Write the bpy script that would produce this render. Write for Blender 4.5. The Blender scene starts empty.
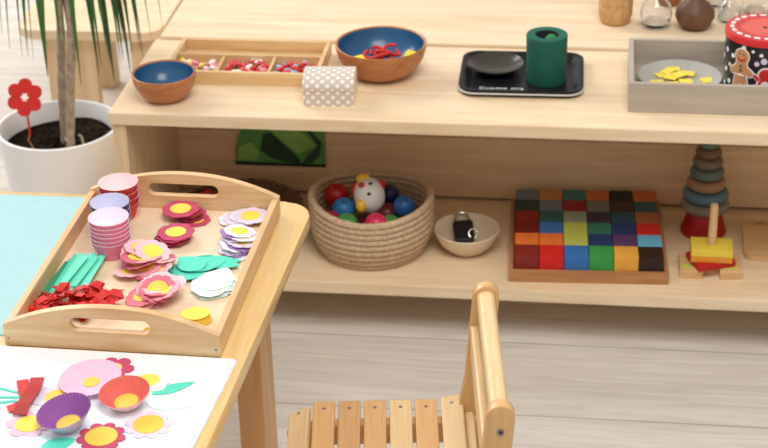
import bpy, bmesh, math, random
from mathutils import Vector, Matrix, Euler
PI = math.pi
SC = bpy.context.scene
COL = SC.collection

# ------------------------------------------------------------------ camera
cd = bpy.data.cameras.new('camera'); cam = bpy.data.objects.new('camera', cd); COL.objects.link(cam)
cd.sensor_width = 36; cd.lens = 1719.75/768*36
Rv = (0.991999, 0.124199, -0.02264); Uv = (-0.038399, 0.46767, 0.883069); Fv = (-0.120264, 0.875134, -0.468697)
Cv = (0.69826, -2.97144, 1.72936)
cam.matrix_world = Matrix(((Rv[0], Uv[0], -Fv[0], Cv[0]), (Rv[1], Uv[1], -Fv[1], Cv[1]), (Rv[2], Uv[2], -Fv[2], Cv[2]), (0, 0, 0, 1)))
cd.dof.use_dof = True; cd.dof.focus_distance = 2.62; cd.dof.aperture_fstop = 7.0
cd.clip_start = 0.05
SC.camera = cam
# ------------------------------------------------------------------ light
W = bpy.data.worlds.new('room_daylight'); SC.world = W; W.use_nodes = True
bgn = W.node_tree.nodes['Background']; bgn.inputs[0].default_value = (1.0, 0.975, 0.94, 1); bgn.inputs[1].default_value = 0.52
def area(name, loc, target, sx, sy, power, color):
    l = bpy.data.lights.new(name, 'AREA'); l.shape = 'RECTANGLE'; l.size = sx; l.size_y = sy; l.energy = power; l.color = color
    o = bpy.data.objects.new(name, l); COL.objects.link(o); o.location = loc
    o.rotation_euler = (Vector(target)-Vector(loc)).to_track_quat('-Z', 'Y').to_euler()
    return o
area('window_light', (-2.5, 1.9, 2.5), (0.2, -0.2, 0.0), 2.4, 1.8, 105, (1.0, 0.985, 0.96))
area('ceiling_light', (0.8, -1.5, 3.1), (0.5, 0.0, 0), 1.6, 1.6, 66, (1.0, 0.97, 0.92))
vs = SC.view_settings
vs.view_transform = 'Standard'; vs.look = 'None'; vs.exposure = 0.0; vs.gamma = 1.0; vs.use_curve_mapping = False

# ------------------------------------------------------------------ materials
MC = {}
def base_mat(name):
    m = bpy.data.materials.new(name); m.use_nodes = True
    nt = m.node_tree; b = nt.nodes['Principled BSDF']
    return m, nt, b
def plain(name, col, rough=0.5, var=0.06, spec=0.5, metal=0.0, trans=0.0, scale=40, bump=0.0, ior=1.45):
    if name in MC: return MC[name]
    m, nt, b = base_mat(name)
    tc = nt.nodes.new('ShaderNodeTexCoord'); n = nt.nodes.new('ShaderNodeTexNoise'); n.inputs['Scale'].default_value = scale; n.inputs['Detail'].default_value = 4
    nt.links.new(tc.outputs['Object'], n.inputs['Vector'])
    r = nt.nodes.new('ShaderNodeValToRGB')
    r.color_ramp.elements[0].position = 0.3; r.color_ramp.elements[1].position = 0.7
    r.color_ramp.elements[0].color = (*[c*(1-var) for c in col], 1); r.color_ramp.elements[1].color = (*[min(1, c*(1+var)) for c in col], 1)
    nt.links.new(n.outputs['Fac'], r.inputs['Fac']); nt.links.new(r.outputs['Color'], b.inputs['Base Color'])
    b.inputs['Roughness'].default_value = rough; b.inputs['Metallic'].default_value = metal
    b.inputs['Specular IOR Level'].default_value = spec; b.inputs['Transmission Weight'].default_value = trans; b.inputs['IOR'].default_value = ior
    if bump:
        bp = nt.nodes.new('ShaderNodeBump'); bp.inputs['Strength'].default_value = bump; bp.inputs['Distance'].default_value = 0.002
        nt.links.new(n.outputs['Fac'], bp.inputs['Height']); nt.links.new(bp.outputs['Normal'], b.inputs['Normal'])
    MC[name] = m; return m
def wood(name, c1, c2, axis='X', scale=6.0, rough=0.45, spec=0.4, stretch=12, contrast=0.25, coat=0.0):
    if name in MC: return MC[name]
    m, nt, b = base_mat(name)
    tc = nt.nodes.new('ShaderNodeTexCoord'); mp = nt.nodes.new('ShaderNodeMapping')
    s = [stretch*scale/6]*3; s['XYZ'.index(axis)] = scale/6*0.9
    mp.inputs['Scale'].default_value = s
    nt.links.new(tc.outputs['Object'], mp.inputs['Vector'])
    n = nt.nodes.new('ShaderNodeTexNoise'); n.inputs['Scale'].default_value = 1.6; n.inputs['Detail'].default_value = 6; n.inputs['Distortion'].default_value = 1.2
    nt.links.new(mp.outputs['Vector'], n.inputs['Vector'])
    n2 = nt.nodes.new('ShaderNodeTexNoise'); n2.inputs['Scale'].default_value = 9; n2.inputs['Detail'].default_value = 5
    nt.links.new(mp.outputs['Vector'], n2.inputs['Vector'])
    mx = nt.nodes.new('ShaderNodeMath'); mx.operation = 'MULTIPLY_ADD'; mx.inputs[1].default_value = 0.35
    nt.links.new(n2.outputs['Fac'], mx.inputs[0])
    m2 = nt.nodes.new('ShaderNodeMath'); m2.operation = 'MULTIPLY'; m2.inputs[1].default_value = 0.65
    nt.links.new(n.outputs['Fac'], m2.inputs[0]); nt.links.new(m2.outputs[0], mx.inputs[2])
    r = nt.nodes.new('ShaderNodeValToRGB')
    r.color_ramp.elements[0].position = 0.5-contrast/2; r.color_ramp.elements[1].position = 0.5+contrast/2
    r.color_ramp.elements[0].color = (*c2, 1); r.color_ramp.elements[1].color = (*c1, 1)
    nt.links.new(mx.outputs[0], r.inputs['Fac']); nt.links.new(r.outputs['Color'], b.inputs['Base Color'])
    b.inputs['Roughness'].default_value = rough; b.inputs['Specular IOR Level'].default_value = spec
    if coat: b.inputs['Coat Weight'].default_value = coat; b.inputs['Coat Roughness'].default_value = 0.15
    MC[name] = m; return m
def srgb(r, g, b):
    f = lambda c: (c/255/12.92) if c/255 <= 0.04045 else ((c/255+0.055)/1.055)**2.4
    return (f(r), f(g), f(b))

SHELF = wood('birch_shelf', srgb(240, 219, 188), srgb(226, 198, 160), 'X', 6, 0.5, 0.3)
SHELFZ = wood('birch_upright', srgb(232, 206, 170), srgb(214, 182, 142), 'Z', 6, 0.5, 0.3)
BACKW = wood('birch_back', srgb(238, 208, 168), srgb(222, 188, 146), 'X', 8, 0.6, 0.3)
TABLEW = wood('varnished_table_wood', srgb(238, 204, 142), srgb(224, 184, 116), 'Y', 6, 0.3, 0.5, coat=0.3)
LEGW = wood('table_leg_wood', srgb(222, 176, 122), srgb(202, 152, 100), 'Z', 6, 0.4, 0.4)
TRAYX = wood('tray_end_wood', srgb(232, 202, 158), srgb(212, 172, 122), 'X', 14, 0.4, 0.4, stretch=7)
TRAYY = wood('tray_side_wood', srgb(226, 190, 142), srgb(208, 164, 112), 'Y', 10, 0.4, 0.4)
TRAYF = wood('tray_floor_wood', srgb(240, 220, 190), srgb(230, 204, 170), 'X', 6, 0.5, 0.3)
BOXW = wood('pine_divider_wood', srgb(228, 196, 148), srgb(208, 168, 116), 'X', 10, 0.5, 0.3)
CH1 = wood('chair_beech_warm', srgb(224, 180, 126), srgb(206, 158, 102), 'Y', 10, 0.35, 0.5)
CH2 = wood('chair_beech_pale', srgb(234, 204, 156), srgb(220, 184, 132), 'Y', 10, 0.35, 0.5)
CH3 = wood('chair_beech_brown', srgb(214, 168, 116), srgb(198, 148, 96), 'Y', 10, 0.35, 0.5)
CHZ = wood('chair_side_wood', srgb(222, 180, 124), srgb(206, 160, 104), 'Z', 10, 0.35, 0.5)
BOWLW = wood('bowl_wood', srgb(192, 128, 82), srgb(166, 100, 58), 'X', 22, 0.4, 0.4, stretch=5)
CUBEW = wood('cube_tray_wood', srgb(192, 140, 94), srgb(168, 114, 72), 'X', 14, 0.45, 0.4)
TOYW = wood('toy_beech', srgb(226, 190, 142), srgb(210, 168, 116), 'X', 12, 0.5, 0.3)
PAPER = plain('white_paper', (0.84, 0.875, 0.92), 0.7, 0.015)
SCREW = plain('screw_steel', (0.25, 0.25, 0.27), 0.35, 0.1, metal=0.9)
DARK = plain('dark_recess', (0.02, 0.018, 0.015), 0.7)

# ------------------------------------------------------------------ helpers
def link(name, bm, mats, parent=None, loc=None, rot=None, smooth=False, recalc=True):
    if recalc: bmesh.ops.recalc_face_normals(bm, faces=bm.faces[:])
    me = bpy.data.meshes.new(name); bm.to_mesh(me); bm.free()
    if not isinstance(mats, (list, tuple)): mats = [mats]
    for m in mats: me.materials.append(m)
    if smooth:
        for p in me.polygons: p.use_smooth = True
        me.set_sharp_from_angle(angle=math.radians(42))
    o = bpy.data.objects.new(name, me); COL.objects.link(o)
    if parent: o.parent = parent
    if loc is not None: o.location = loc
    if rot is not None: o.rotation_euler = rot
    return o
def tag(o, label=None, cat=None, group=None, kind=None):
    if label: o['label'] = label
    if cat: o['category'] = cat
    if group: o['group'] = group
    if kind: o['kind'] = kind
    return o
def empty(name, loc, rot=(0, 0, 0), label=None, cat=None, group=None):
    o = bpy.data.objects.new(name, None); COL.objects.link(o); o.location = loc; o.rotation_euler = rot; o.empty_display_size = 0.02
    return tag(o, label, cat, group)
def dup(o, loc=None, rot=None, label=None, group=None):
    c = o.copy(); COL.objects.link(c)
    if loc is not None: c.location = loc
    if rot is not None: c.rotation_euler = rot
    if label: c['label'] = label
    if group: c['group'] = group
    for ch in o.children:
        d = ch.copy(); COL.objects.link(d); d.parent = c
        for g in ch.children:
            e = g.copy(); COL.objects.link(e); e.parent = d
    return c
def box(bm, x0, x1, y0, y1, z0, z1, bev=0.0, seg=2, mi=0):
    v = [bm.verts.new((x, y, z)) for x in (x0, x1) for y in (y0, y1) for z in (z0, z1)]
    fs = [bm.faces.new([v[i] for i in q]) for q in ((0, 1, 3, 2), (4, 6, 7, 5), (0, 4, 5, 1), (2, 3, 7, 6), (0, 2, 6, 4), (1, 5, 7, 3))]
    for f in fs: f.material_index = mi
    if bev:
        es = list({e for f in fs for e in f.edges})
        bmesh.ops.bevel(bm, geom=es, offset=bev, segments=seg, affect='EDGES', profile=0.6)
def bx(*a, **k):
    bm = bmesh.new(); box(bm, *a, **k); return bm
def lathe(prof, n=48, mis=None, close=False, rfun=None):
    """prof: list of (r,z); a radius of 0 becomes a pole."""
    bm = bmesh.new(); rings = []
    for k, (r, z) in enumerate(prof):
        if r <= 1e-6: rings.append([bm.verts.new((0, 0, z))])
        else:
            ring = []
            for i in range(n):
                a = 2*PI*i/n; rr = rfun(r, z, a, k) if rfun else r
                ring.append(bm.verts.new((rr*math.cos(a), rr*math.sin(a), z)))
            rings.append(ring)
    pairs = list(range(len(prof)-1)) + ([len(prof)-1] if close else [])
    for k in pairs:
        A, B = rings[k], rings[(k+1) % len(rings)]
        for i in range(n):
            j = (i+1) % n
            if len(A) == 1 and len(B) == 1: continue
            if len(A) == 1: f = bm.faces.new((A[0], B[i], B[j]))
            elif len(B) == 1: f = bm.faces.new((A[i], B[0], A[j]))
            else: f = bm.faces.new((A[i], B[i], B[j], A[j]))
            if mis: f.material_index = mis[k]
    return bm
def prism(pts, h0, h1, bev=0.0, axis='Z', mi=0, bm=None):
    """polygon pts extruded between h0 and h1 along axis."""
    bm = bm or bmesh.new()
    def P(a, b, h): return {'Z': (a, b, h), 'Y': (a, h, b), 'X': (h, a, b)}[axis]
    lo = [bm.verts.new(P(a, b, h0)) for a, b in pts]; hi = [bm.verts.new(P(a, b, h1)) for a, b in pts]
    fs = [bm.faces.new(lo[::-1]), bm.faces.new(hi)]
    for i in range(len(pts)):
        j = (i+1) % len(pts); fs.append(bm.faces.new((lo[i], lo[j], hi[j], hi[i])))
    for f in fs: f.material_index = mi
    if bev:
        es = list(set(fs[0].edges) | set(fs[1].edges))
        bmesh.ops.bevel(bm, geom=es, offset=bev, segments=2, affect='EDGES', profile=0.6)
    return bm
def rrect(x0, x1, y0, y1, r, n=6):
    pts = []
    for cx, cy, a0 in ((x1-r, y1-r, 0), (x0+r, y1-r, 90), (x0+r, y0+r, 180), (x1-r, y0+r, 270)):
        for i in range(n+1):
            a = math.radians(a0+90*i/n); pts.append((cx+r*math.cos(a), cy+r*math.sin(a)))
    return pts
def loop_ring(outer, inner, h0, h1, axis='Z', bev=0.0):
    """plate with one hole; outer and inner have the same number of points."""
    bm = bmesh.new()
    def P(a, b, h): return {'Z': (a, b, h), 'Y': (a, h, b), 'X': (h, a, b)}[axis]
    V = [[bm.verts.new(P(a, b, h)) for a, b in L] for L in (outer, inner) for h in (h0, h1)]
    n = len(outer)
    for i in range(n):
        j = (i+1) % n
        bm.faces.new((V[0][i], V[0][j], V[1][j], V[1][i])); bm.faces.new((V[2][i], V[3][i], V[3][j], V[2][j]))
        bm.faces.new((V[1][i], V[1][j], V[3][j], V[3][i])); bm.faces.new((V[0][i], V[2][i], V[2][j], V[0][j]))
    return bm
def tube(pts, r, n=8, cap=True, bm=None, radii=None, mi=0):
    bm = bm or bmesh.new(); pts = [Vector(p) for p in pts]; rings = []
    up = Vector((0, 0, 1))
    for i, p in enumerate(pts):
        t = (pts[min(i+1, len(pts)-1)]-pts[max(i-1, 0)]).normalized()
        a = t.cross(up if abs(t.dot(up)) < 0.95 else Vector((1, 0, 0))).normalized(); b = t.cross(a)
        if rings:
            # keep the frame from twisting
            a = (pa - t*pa.dot(t)).normalized(); b = t.cross(a)
        pa = a
        rr = radii[i] if radii else r
        rings.append([bm.verts.new(p+a*rr*math.cos(2*PI*k/n)+b*rr*math.sin(2*PI*k/n)) for k in range(n)])
    for A, B in zip(rings, rings[1:]):
        for k in range(n):
            f = bm.faces.new((A[k], B[k], B[(k+1) % n], A[(k+1) % n])); f.material_index = mi
    if cap:
        bm.faces.new(rings[0][::-1]).material_index = mi; bm.faces.new(rings[-1]).material_index = mi
    return bm
def sphere(r, n=24, sx=1, sy=1, sz=1, c=(0, 0, 0), bm=None, mi=0):
    bm = bm or bmesh.new()
    g = bmesh.ops.create_uvsphere(bm, u_segments=n, v_segments=max(8, n*2//3), radius=r)
    for v in g['verts']: v.co = Vector((v.co.x*sx+c[0], v.co.y*sy+c[1], v.co.z*sz+c[2]))
    for f in {f for v in g['verts'] for f in v.link_faces}: f.material_index = mi
    return bm
def solid(o, th):
    md = o.modifiers.new('thickness', 'SOLIDIFY'); md.thickness = th; md.offset = 0; return o
def struct(o): o['kind'] = 'structure'; return o

# ------------------------------------------------------------------ structure
H = 0.3606; T = 0.0266; XL = -0.244; XR = 1.62; FZ = -0.12
mf, nt, b = base_mat('grey_laminate_floor')
tc = nt.nodes.new('ShaderNodeTexCoord'); mp = nt.nodes.new('ShaderNodeMapping'); mp.inputs['Location'].default_value = (0.3, 0.2625, 0)
nt.links.new(tc.outputs['Object'], mp.inputs['Vector'])
bk = nt.nodes.new('ShaderNodeTexBrick'); bk.offset = 0.4; bk.inputs['Scale'].default_value = 1; bk.inputs['Brick Width'].default_value = 3.4; bk.inputs['Row Height'].default_value = 0.257
bk.inputs['Mortar Size'].default_value = 0.0016; bk.inputs['Mortar Smooth'].default_value = 0.3
bk.inputs['Color1'].default_value = (*srgb(222, 215, 206), 1); bk.inputs['Color2'].default_value = (*srgb(212, 204, 195), 1); bk.inputs['Mortar'].default_value = (*srgb(160, 150, 140), 1)
nt.links.new(mp.outputs['Vector'], bk.inputs['Vector'])
mg = nt.nodes.new('ShaderNodeMapping'); mg.inputs['Scale'].default_value = (1.2, 16, 1); nt.links.new(tc.outputs['Object'], mg.inputs['Vector'])
ng = nt.nodes.new('ShaderNodeTexNoise'); ng.inputs['Scale'].default_value = 2.2; ng.inputs['Detail'].default_value = 8; ng.inputs['Distortion'].default_value = 1.6; nt.links.new(mg.outputs['Vector'], ng.inputs['Vector'])
rg = nt.nodes.new('ShaderNodeValToRGB'); rg.color_ramp.elements[0].position = 0.35; rg.color_ramp.elements[0].color = (0.83, 0.81, 0.79, 1); rg.color_ramp.elements[1].position = 0.62; rg.color_ramp.elements[1].color = (1, 1, 1, 1)
nt.links.new(ng.outputs['Fac'], rg.inputs['Fac'])
mm = nt.nodes.new('ShaderNodeMix'); mm.data_type = 'RGBA'; mm.blend_type = 'MULTIPLY'; mm.inputs['Factor'].default_value = 1
nt.links.new(bk.outputs['Color'], mm.inputs['A']); nt.links.new(rg.outputs['Color'], mm.inputs['B']); nt.links.new(mm.outputs['Result'], b.inputs['Base Color'])
b.inputs['Roughness'].default_value = 0.42; b.inputs['Specular IOR Level'].default_value = 0.4
struct(link('floor', bx(-3.4, 3.4, -3.6, 3.4, FZ-0.05, FZ), mf))
WALL = plain('white_wall_paint', (0.82, 0.82, 0.82), 0.8, 0.01)
struct(link('wall_back', bx(-3.4, 3.4, 3.4, 3.5, FZ, 2.7), WALL))

# ------------------------------------------------------------------ front shelf unit
BY = 0.4033
sh = empty('shelf_unit', (XL, 0, FZ), label='long low birch shelf unit with two boards holding baskets and trays', cat='shelf')
def local(o, root): o.parent = root; o.matrix_parent_inverse = Matrix(); o.location = Vector(o.location)-Vector(root.location); return o
def spart(name, a, m, bev=0.003):
    o = link(name, bx(*a, bev=bev), m); return local(o, sh)
spart('top_board', (XL-0.004, XR, 0, 0.3835, H-T, H), SHELF)
spart('lower_board', (XL+T, XR-T, 0.0, BY-0.006, -T, 0), SHELF)
spart('side_panel', (XL, XL+T, 0.006, 0.3985, FZ, H-T-0.0005), SHELFZ, 0.002)
spart('side_panel', (XR-T, XR, 0.006, 0.3985, FZ, H-T-0.0005), SHELFZ, 0.002)
spart('back_panel', (XL+T, XR-T, 0.384, 0.398, 0.007, 0.15), BACKW, 0.001)
spart('back_panel', (XL+T, XR-T, 0.384, 0.398, 0.1512, H-T), BACKW, 0.001)
spart('plinth', (XL+T, XR-T, 0.2, 0.22, FZ, -T), BACKW, 0.001)

rs = empty('shelf_unit', (XL, 0.406, FZ), label='second birch shelf unit standing directly behind the long one, vases on its top', cat='shelf')
def rpart(name, a, m, bev=0.002): return local(link(name, bx(*a, bev=bev), m), rs)
rpart('top_board', (XL+0.006, XR, 0.388, 0.95, H-0.018, H+0.006), SHELF, 0.003)
rpart('side_panel', (XL+0.01, XL+0.035, 0.407, 0.94, FZ, H-0.018), SHELFZ)
rpart('side_panel', (XR-0.03, XR-0.005, 0.407, 0.94, FZ, H-0.018), SHELFZ)
rpart('front_panel', (XL+0.035, XR-0.03, 0.407, 0.42, FZ, H-0.018), BACKW)
RZ = H+0.006

# ------------------------------------------------------------------ small pale table behind the plant
bt = empty('side_table', (-0.55, 0.95, FZ), label='low pale wooden side table on the floor behind the potted plant', cat='table')
tp = link('tabletop', prism(rrect(-0.72, -0.355, 0.80, 1.30, 0.05), 0.182, 0.206, 0.003), SHELF); local(tp, bt)
local(link('leg', bx(-0.655, -0.53, 0.83, 0.86, FZ, 0.1815, bev=0.003), SHELFZ), bt)
local(link('leg', bx(-0.44, -0.385, 0.83, 0.88, FZ, 0.1815, bev=0.003), SHELFZ), bt)
local(link('leg', bx(-0.655, -0.60, 1.20, 1.25, FZ, 0.1815, bev=0.003), SHELFZ), bt)
local(link('leg', bx(-0.44, -0.385, 1.20, 1.25, FZ, 0.1815, bev=0.003), SHELFZ), bt)

# ------------------------------------------------------------------ craft table
TZ = 0.38
ct = empty('craft_table', (-0.25, -0.9, FZ), label='children\'s craft table with rounded corner and pale varnished wooden top', cat='table')
ang = math.radians(-2.2)
def tq(x, y): return (x, y)
pts = []
for i in range(9):
    a = math.radians(90-90*i/8*0.98); pts.append((0.172+0.05*math.cos(a), -0.434+0.05*math.sin(a)))
pts += [(0.180, -1.50), (-0.85, -1.50), (-0.85, -0.384)]
local(link('tabletop', prism(pts, TZ-0.024, TZ, 0.004), TABLEW, smooth=True), ct)
def leg(x0, x1, y0, y1): return local(link('leg', bx(x0, x1, y0, y1, FZ, TZ-0.0245, bev=0.004), LEGW), ct)
leg(0.090, 0.137, -0.50, -0.40); leg(-0.80, -0.753, -0.50, -0.40); leg(0.09, 0.137, -1.46, -1.36); leg(-0.80, -0.753, -1.46, -1.36)
local(link('apron', bx(-0.752, 0.089, -0.455, -0.435, TZ-0.08, TZ-0.0245, bev=0.002), LEGW), ct)
mat_ = link('craft_mat', bx(-0.70, -0.10, -0.855, -0.3995, TZ+0.0002, TZ+0.0016), plain('pale_blue_mat', srgb(164, 207, 212), 0.6, 0.03))
tag(mat_, 'pale blue craft mat lying on the table under the left side of the tray', 'mat')

# ------------------------------------------------------------------ handled wooden tray
TB = TZ+0.0018
tr = empty('serving_tray', (0, -0.675, TB), label='pale wooden serving tray with arched slotted handle ends, full of craft pieces', cat='tray')
tx0, tx1, ty0, ty1 = -0.159, 0.169, -0.885, -0.430
def arch(y0, y1):
    cx, cz, hw, hh = (tx0+tx1)/2, TB+0.0425, 0.0615, 0.0115
    xs = sorted(set([tx0+(tx1-tx0)*i/44 for i in range(45)] + [cx+sg*(hw-hh+hh*math.sin(PI/2*k/7)) for sg in (-1, 1) for k in range(8)]))
    cols = []
    bm = bmesh.new()
    for x in xs:
        u = (x-(tx0+tx1)/2)/((tx1-tx0)/2); top = TB+0.0350+0.0375*max(0, 1-abs(u)**2.1)
        dx = max(0, abs(x-cx)-(hw-hh)); h_ = math.sqrt(max(0, hh*hh-dx*dx)) if dx < hh else 0
        if h_ < 1e-4: h_ = 0
        def v(z): return (bm.verts.new((x, y0, z)), bm.verts.new((x, y1, z)))
        lo, tp_ = v(TB), v(top); a_ = v(cz-h_ if h_ else min(cz, top-0.012)); b_ = v(cz+h_) if h_ else a_
        cols.append((lo, a_, b_, tp_, h_))
    def q(*vs):
        u_ = []
        for w in vs:
            if w not in u_: u_.append(w)
        if len(u_) > 2: bm.faces.new(u_)
    for A, B in zip(cols, cols[1:]):
        for s_ in (0, 1):
            q(A[0][s_], B[0][s_], B[1][s_], A[1][s_]); q(A[2][s_], B[2][s_], B[3][s_], A[3][s_])
        q(A[0][0], A[0][1], B[0][1], B[0][0]); q(A[3][0], A[3][1], B[3][1], B[3][0])
        if A[4] or B[4]:
            q(A[1][0], A[1][1], B[1][1], B[1][0]); q(A[2][0], A[2][1], B[2][1], B[2][0])
    for A in (cols[0], cols[-1]):
        q(A[0][0], A[0][1], A[1][1], A[1][0]); q(A[1][0], A[1][1], A[3][1], A[3][0])
    return bm
for (a, b2) in ((ty0, ty0+0.012), (ty1-0.012, ty1)):
    local(link('handle_end', arch(a, b2), TRAYX), tr)
local(link('side_rail', bx(tx0, tx0+0.011, ty0+0.0122, ty1-0.0122, TB, TB+0.0345, bev=0.0015), TRAYY), tr)
local(link('side_rail', bx(tx1-0.011, tx1, ty0+0.0122, ty1-0.0122, TB, TB+0.0345, bev=0.0015), TRAYY), tr)
local(link('tray_floor', bx(tx0+0.0112, tx1-0.0112, ty0+0.0122, ty1-0.0122, TB, TB+0.006), TRAYF), tr)
for x in (tx0+0.006, tx1-0.006):
    for z in (0.012,):
        bm = tube([(x, ty0-0.0006, TB+z), (x, ty0+0.002, TB+z)], 0.0018, 10); local(link('screw', bm, SCREW), tr)
tr.rotation_euler = (0, 0, math.radians(-1.0))
FL = TB+0.0062

# ------------------------------------------------------------------ paper cutouts
def petal_outline(r, n=8, amp=0.10, seg=6, rnd=None):
    pts = []; N = n*seg
    for i in range(N):
        a = 2*PI*i/N
        rr = r*(1-amp+amp*abs(math.cos(n*a/2))**0.6)
        pts.append((rr*math.cos(a), rr*math.sin(a)))
    return pts
def disc_bm(r, z0, z1, n=28, sx=1, sy=1): return prism([(r*sx*math.cos(2*PI*i/n), r*sy*math.sin(2*PI*i/n)) for i in range(n)], z0, z1)
YEL = plain('yellow_card', srgb(246, 222, 88), 0.6, 0.03)
YELD = plain('golden_card', srgb(240, 204, 80), 0.6, 0.03)
def flower(name, r, pm, cm, loc, rot, n=8, amp=0.10, cr=0.55, label=None, group=None, th=0.0011, cxy=(1, 1), coff=(0, 0)):
    o = link(name, prism(petal_outline(r, n, amp), 0, th), pm, loc=loc, rot=rot)
    c = link('flower_center', prism([(coff[0]+r*cr*cxy[0]*math.cos(2*PI*i/24), coff[1]+r*cr*cxy[1]*math.sin(2*PI*i/24)) for i in range(24)], th, th+0.0008), cm, parent=o)
    c['label'] = 'yellow round centre'
    return tag(o, label, 'paper flower', group)
rnd = random.Random(7)
CHERRY = [plain('cherry_card', srgb(196, 70, 104), 0.65, 0.05), plain('cherry_dark_card', srgb(158, 34, 66), 0.65, 0.05)]
PINKC = [plain('pink_card', srgb(240, 166, 180), 0.65, 0.05), plain('rose_card', srgb(216, 112, 130), 0.65, 0.05), plain('blush_card', srgb(246, 196, 204), 0.65, 0.04)]
LAVC = [plain('lavender_card', srgb(226, 214, 234), 0.65, 0.05), plain('violet_card', srgb(168, 130, 196), 0.65, 0.06), plain('lilac_white_card', srgb(238, 232, 244), 0.65, 0.03)]
def pile(base, top, count, r, mats, label, toplabel, group, jit=0.006, tilt=8, n=8, top_r=None, center=YELD, amp=0.10, toptilt=(0, 0)):
    for i in range(count):
        t = i/(count-1); last = i == count-1
        p = Vector(base).lerp(Vector(top), t)
        if not last: p.x += rnd.uniform(-jit, jit); p.y += rnd.uniform(-jit, jit)*0.7
        rot = (math.radians(toptilt[0] if last else rnd.uniform(-tilt, tilt)*min(1, t*3+0.12)), math.radians(toptilt[1] if last else rnd.uniform(-tilt, tilt)*min(1, t*3+0.12)), rnd.uniform(0, 6))
        flower('paper_flower', (top_r or r) if last else r*rnd.uniform(0.92, 1.06), mats[0] if last else mats[i % len(mats)], YEL if last else center, p, rot, n=n, amp=amp,
               label=toplabel if last else label, group=group)
pile((0.042, -0.476, FL+0.001), (0.010, -0.470, FL+0.015), 6, 0.025, CHERRY, 'cherry pink paper flower fanned under the topmost one by the back tray handle', 'topmost cherry pink paper flower with yellow centre beside the back tray handle', 'cherry pink paper flowers by the back handle', jit=0.010, tilt=9, top_r=0.032)
pile((0.012, -0.552, FL+0.001), (0.021, -0.552, FL+0.015), 6, 0.027, CHERRY, 'cherry pink paper flower lower in the near cherry stack, just above teal leaves', 'topmost flower of the near cherry pink stack, round and flat above the teal leaves', 'cherry pink paper flowers in the near stack', jit=0.009, tilt=6, top_r=0.031)
pile((-0.014, -0.662, FL+0.001), (0.006, -0.645, FL+0.030), 17, 0.0295, [PINKC[2], PINKC[0], PINKC[1]], 'pink paper flower in the tall messy stack beside the pink baking cups', 'topmost flower of the tall messy pink stack beside the pink baking cups', 'pink paper flowers in the tall messy stack', center=YEL, jit=0.022, tilt=14, n=9, toptilt=(-6, -14))
pile((0.010, -0.748, FL+0.001), (0.040, -0.738, FL+0.025), 13, 0.029, [PINKC[2], PINKC[0], PINKC[1]], 'pink paper flower in the lower pink stack nearest the front tray handle', 'topmost flower of the pink stack nearest the front tray handle', 'pink paper flowers in the stack nearest the front handle', jit=0.021, tilt=14, n=9, toptilt=(8, 6))
pile((0.102, -0.476, FL+0.001), (0.130, -0.474, FL+0.009), 5, 0.029, [LAVC[0], LAVC[2]], 'whitish lilac paper flower spread under the top one in the back tray corner', 'topmost lilac paper flower with bright yellow centre in the back tray corner', 'lilac paper flowers in the back corner', jit=0.006, tilt=4, top_r=0.030)
pile((0.128, -0.585, FL+0.001), (0.128, -0.553, FL+0.022), 15, 0.0265, [LAVC[2], LAVC[1], LAVC[0]], 'lilac or violet paper flower in the tall stack along the right tray side', 'topmost flower of the tall lilac stack along the right tray side', 'lilac paper flowers in the tall stack', jit=0.010, tilt=9, toptilt=(-10, 0))
# leaves
TEAL = plain('teal_card', srgb(88, 216, 190), 0.6, 0.03); TEALD = plain('deep_teal_card', srgb(60, 190, 160), 0.6, 0.03)
MINT = plain('pale_mint_card', srgb(222, 242, 240), 0.65, 0.02)
def leaf_pts(L, Wd, n=14, scallop=0.0):
    up = []; 
    for i in range(n+1):
        t = i/n; w = Wd*(math.sin(PI*t**0.8))**0.85*(1+scallop*math.sin(t*22)); up.append((L*(t-0.5), w/2))
    return up + [(x, -y) for x, y in up[-2:0:-1]]
LEAFP = [((0.056, -0.652), 35, 0.070, 0.040), ((0.105, -0.622), 8, 0.072, 0.034), ((0.078, -0.628), 60, 0.055, 0.036), ((0.068, -0.664), 100, 0.05, 0.042), ((0.113, -0.632), -12, 0.060, 0.032), ((0.088, -0.641), 25, 0.068, 0.040), ((0.066, -0.644), 140, 0.058, 0.038)]
for i, ((x, y), a, L, Wd) in enumerate(LEAFP):
    o = link('paper_leaf', prism(leaf_pts(L*1.05, Wd*1.22), 0, 0.001), TEAL if i != 2 else TEALD, loc=(x, y, FL+0.0006+0.0016*i), rot=(math.radians(rnd.uniform(-2, 2)), math.radians(rnd.uniform(-2, 2)), math.radians(a)))
    tag(o, 'teal paper leaf in the loose pile in the middle of the tray' if i < 6 else 'topmost teal paper leaf of the pile in the middle of the tray', 'paper leaf', 'teal paper leaves in the tray')
for i, ((x, y), a) in enumerate([((0.116, -0.705), 70), ((0.132, -0.697), 20), ((0.110, -0.690), 50), ((0.120, -0.697), -30), ((0.112, -0.705), 100), ((0.118, -0.688), 75)]):
    o = link('paper_leaf', prism(leaf_pts(0.074, 0.060, 18, 0.06), 0, 0.001), MINT, loc=(x, y, FL+0.0006+0.0015*i+0.001), rot=(math.radians(rnd.uniform(-1.5, 1.5)), math.radians(rnd.uniform(-1.5, 1.5)), math.radians(a)))
    tag(o, 'pale mint paper leaf in the pile by the right tray side' if i < 5 else 'topmost pale mint paper leaf by the right tray side', 'paper leaf', 'pale mint paper leaves in the tray')
for i in range(8):
    o = link('paper_disc', disc_bm(0.0215, 0, 0.0012, 28, 1, 0.85), YEL if i == 7 else YELD, loc=(0.112+rnd.uniform(-0.002, 0.002)-i*0.0006, -0.800+rnd.uniform(-0.002, 0.002)+i*0.0003, FL+0.0004+i*0.0017), rot=(0, 0, 0.2))
    tag(o, 'yellow paper disc inside the small stack at the front tray corner' if i < 7 else 'topmost yellow paper disc of the stack at the front tray corner', 'paper disc', 'yellow paper discs at the front corner')
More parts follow.
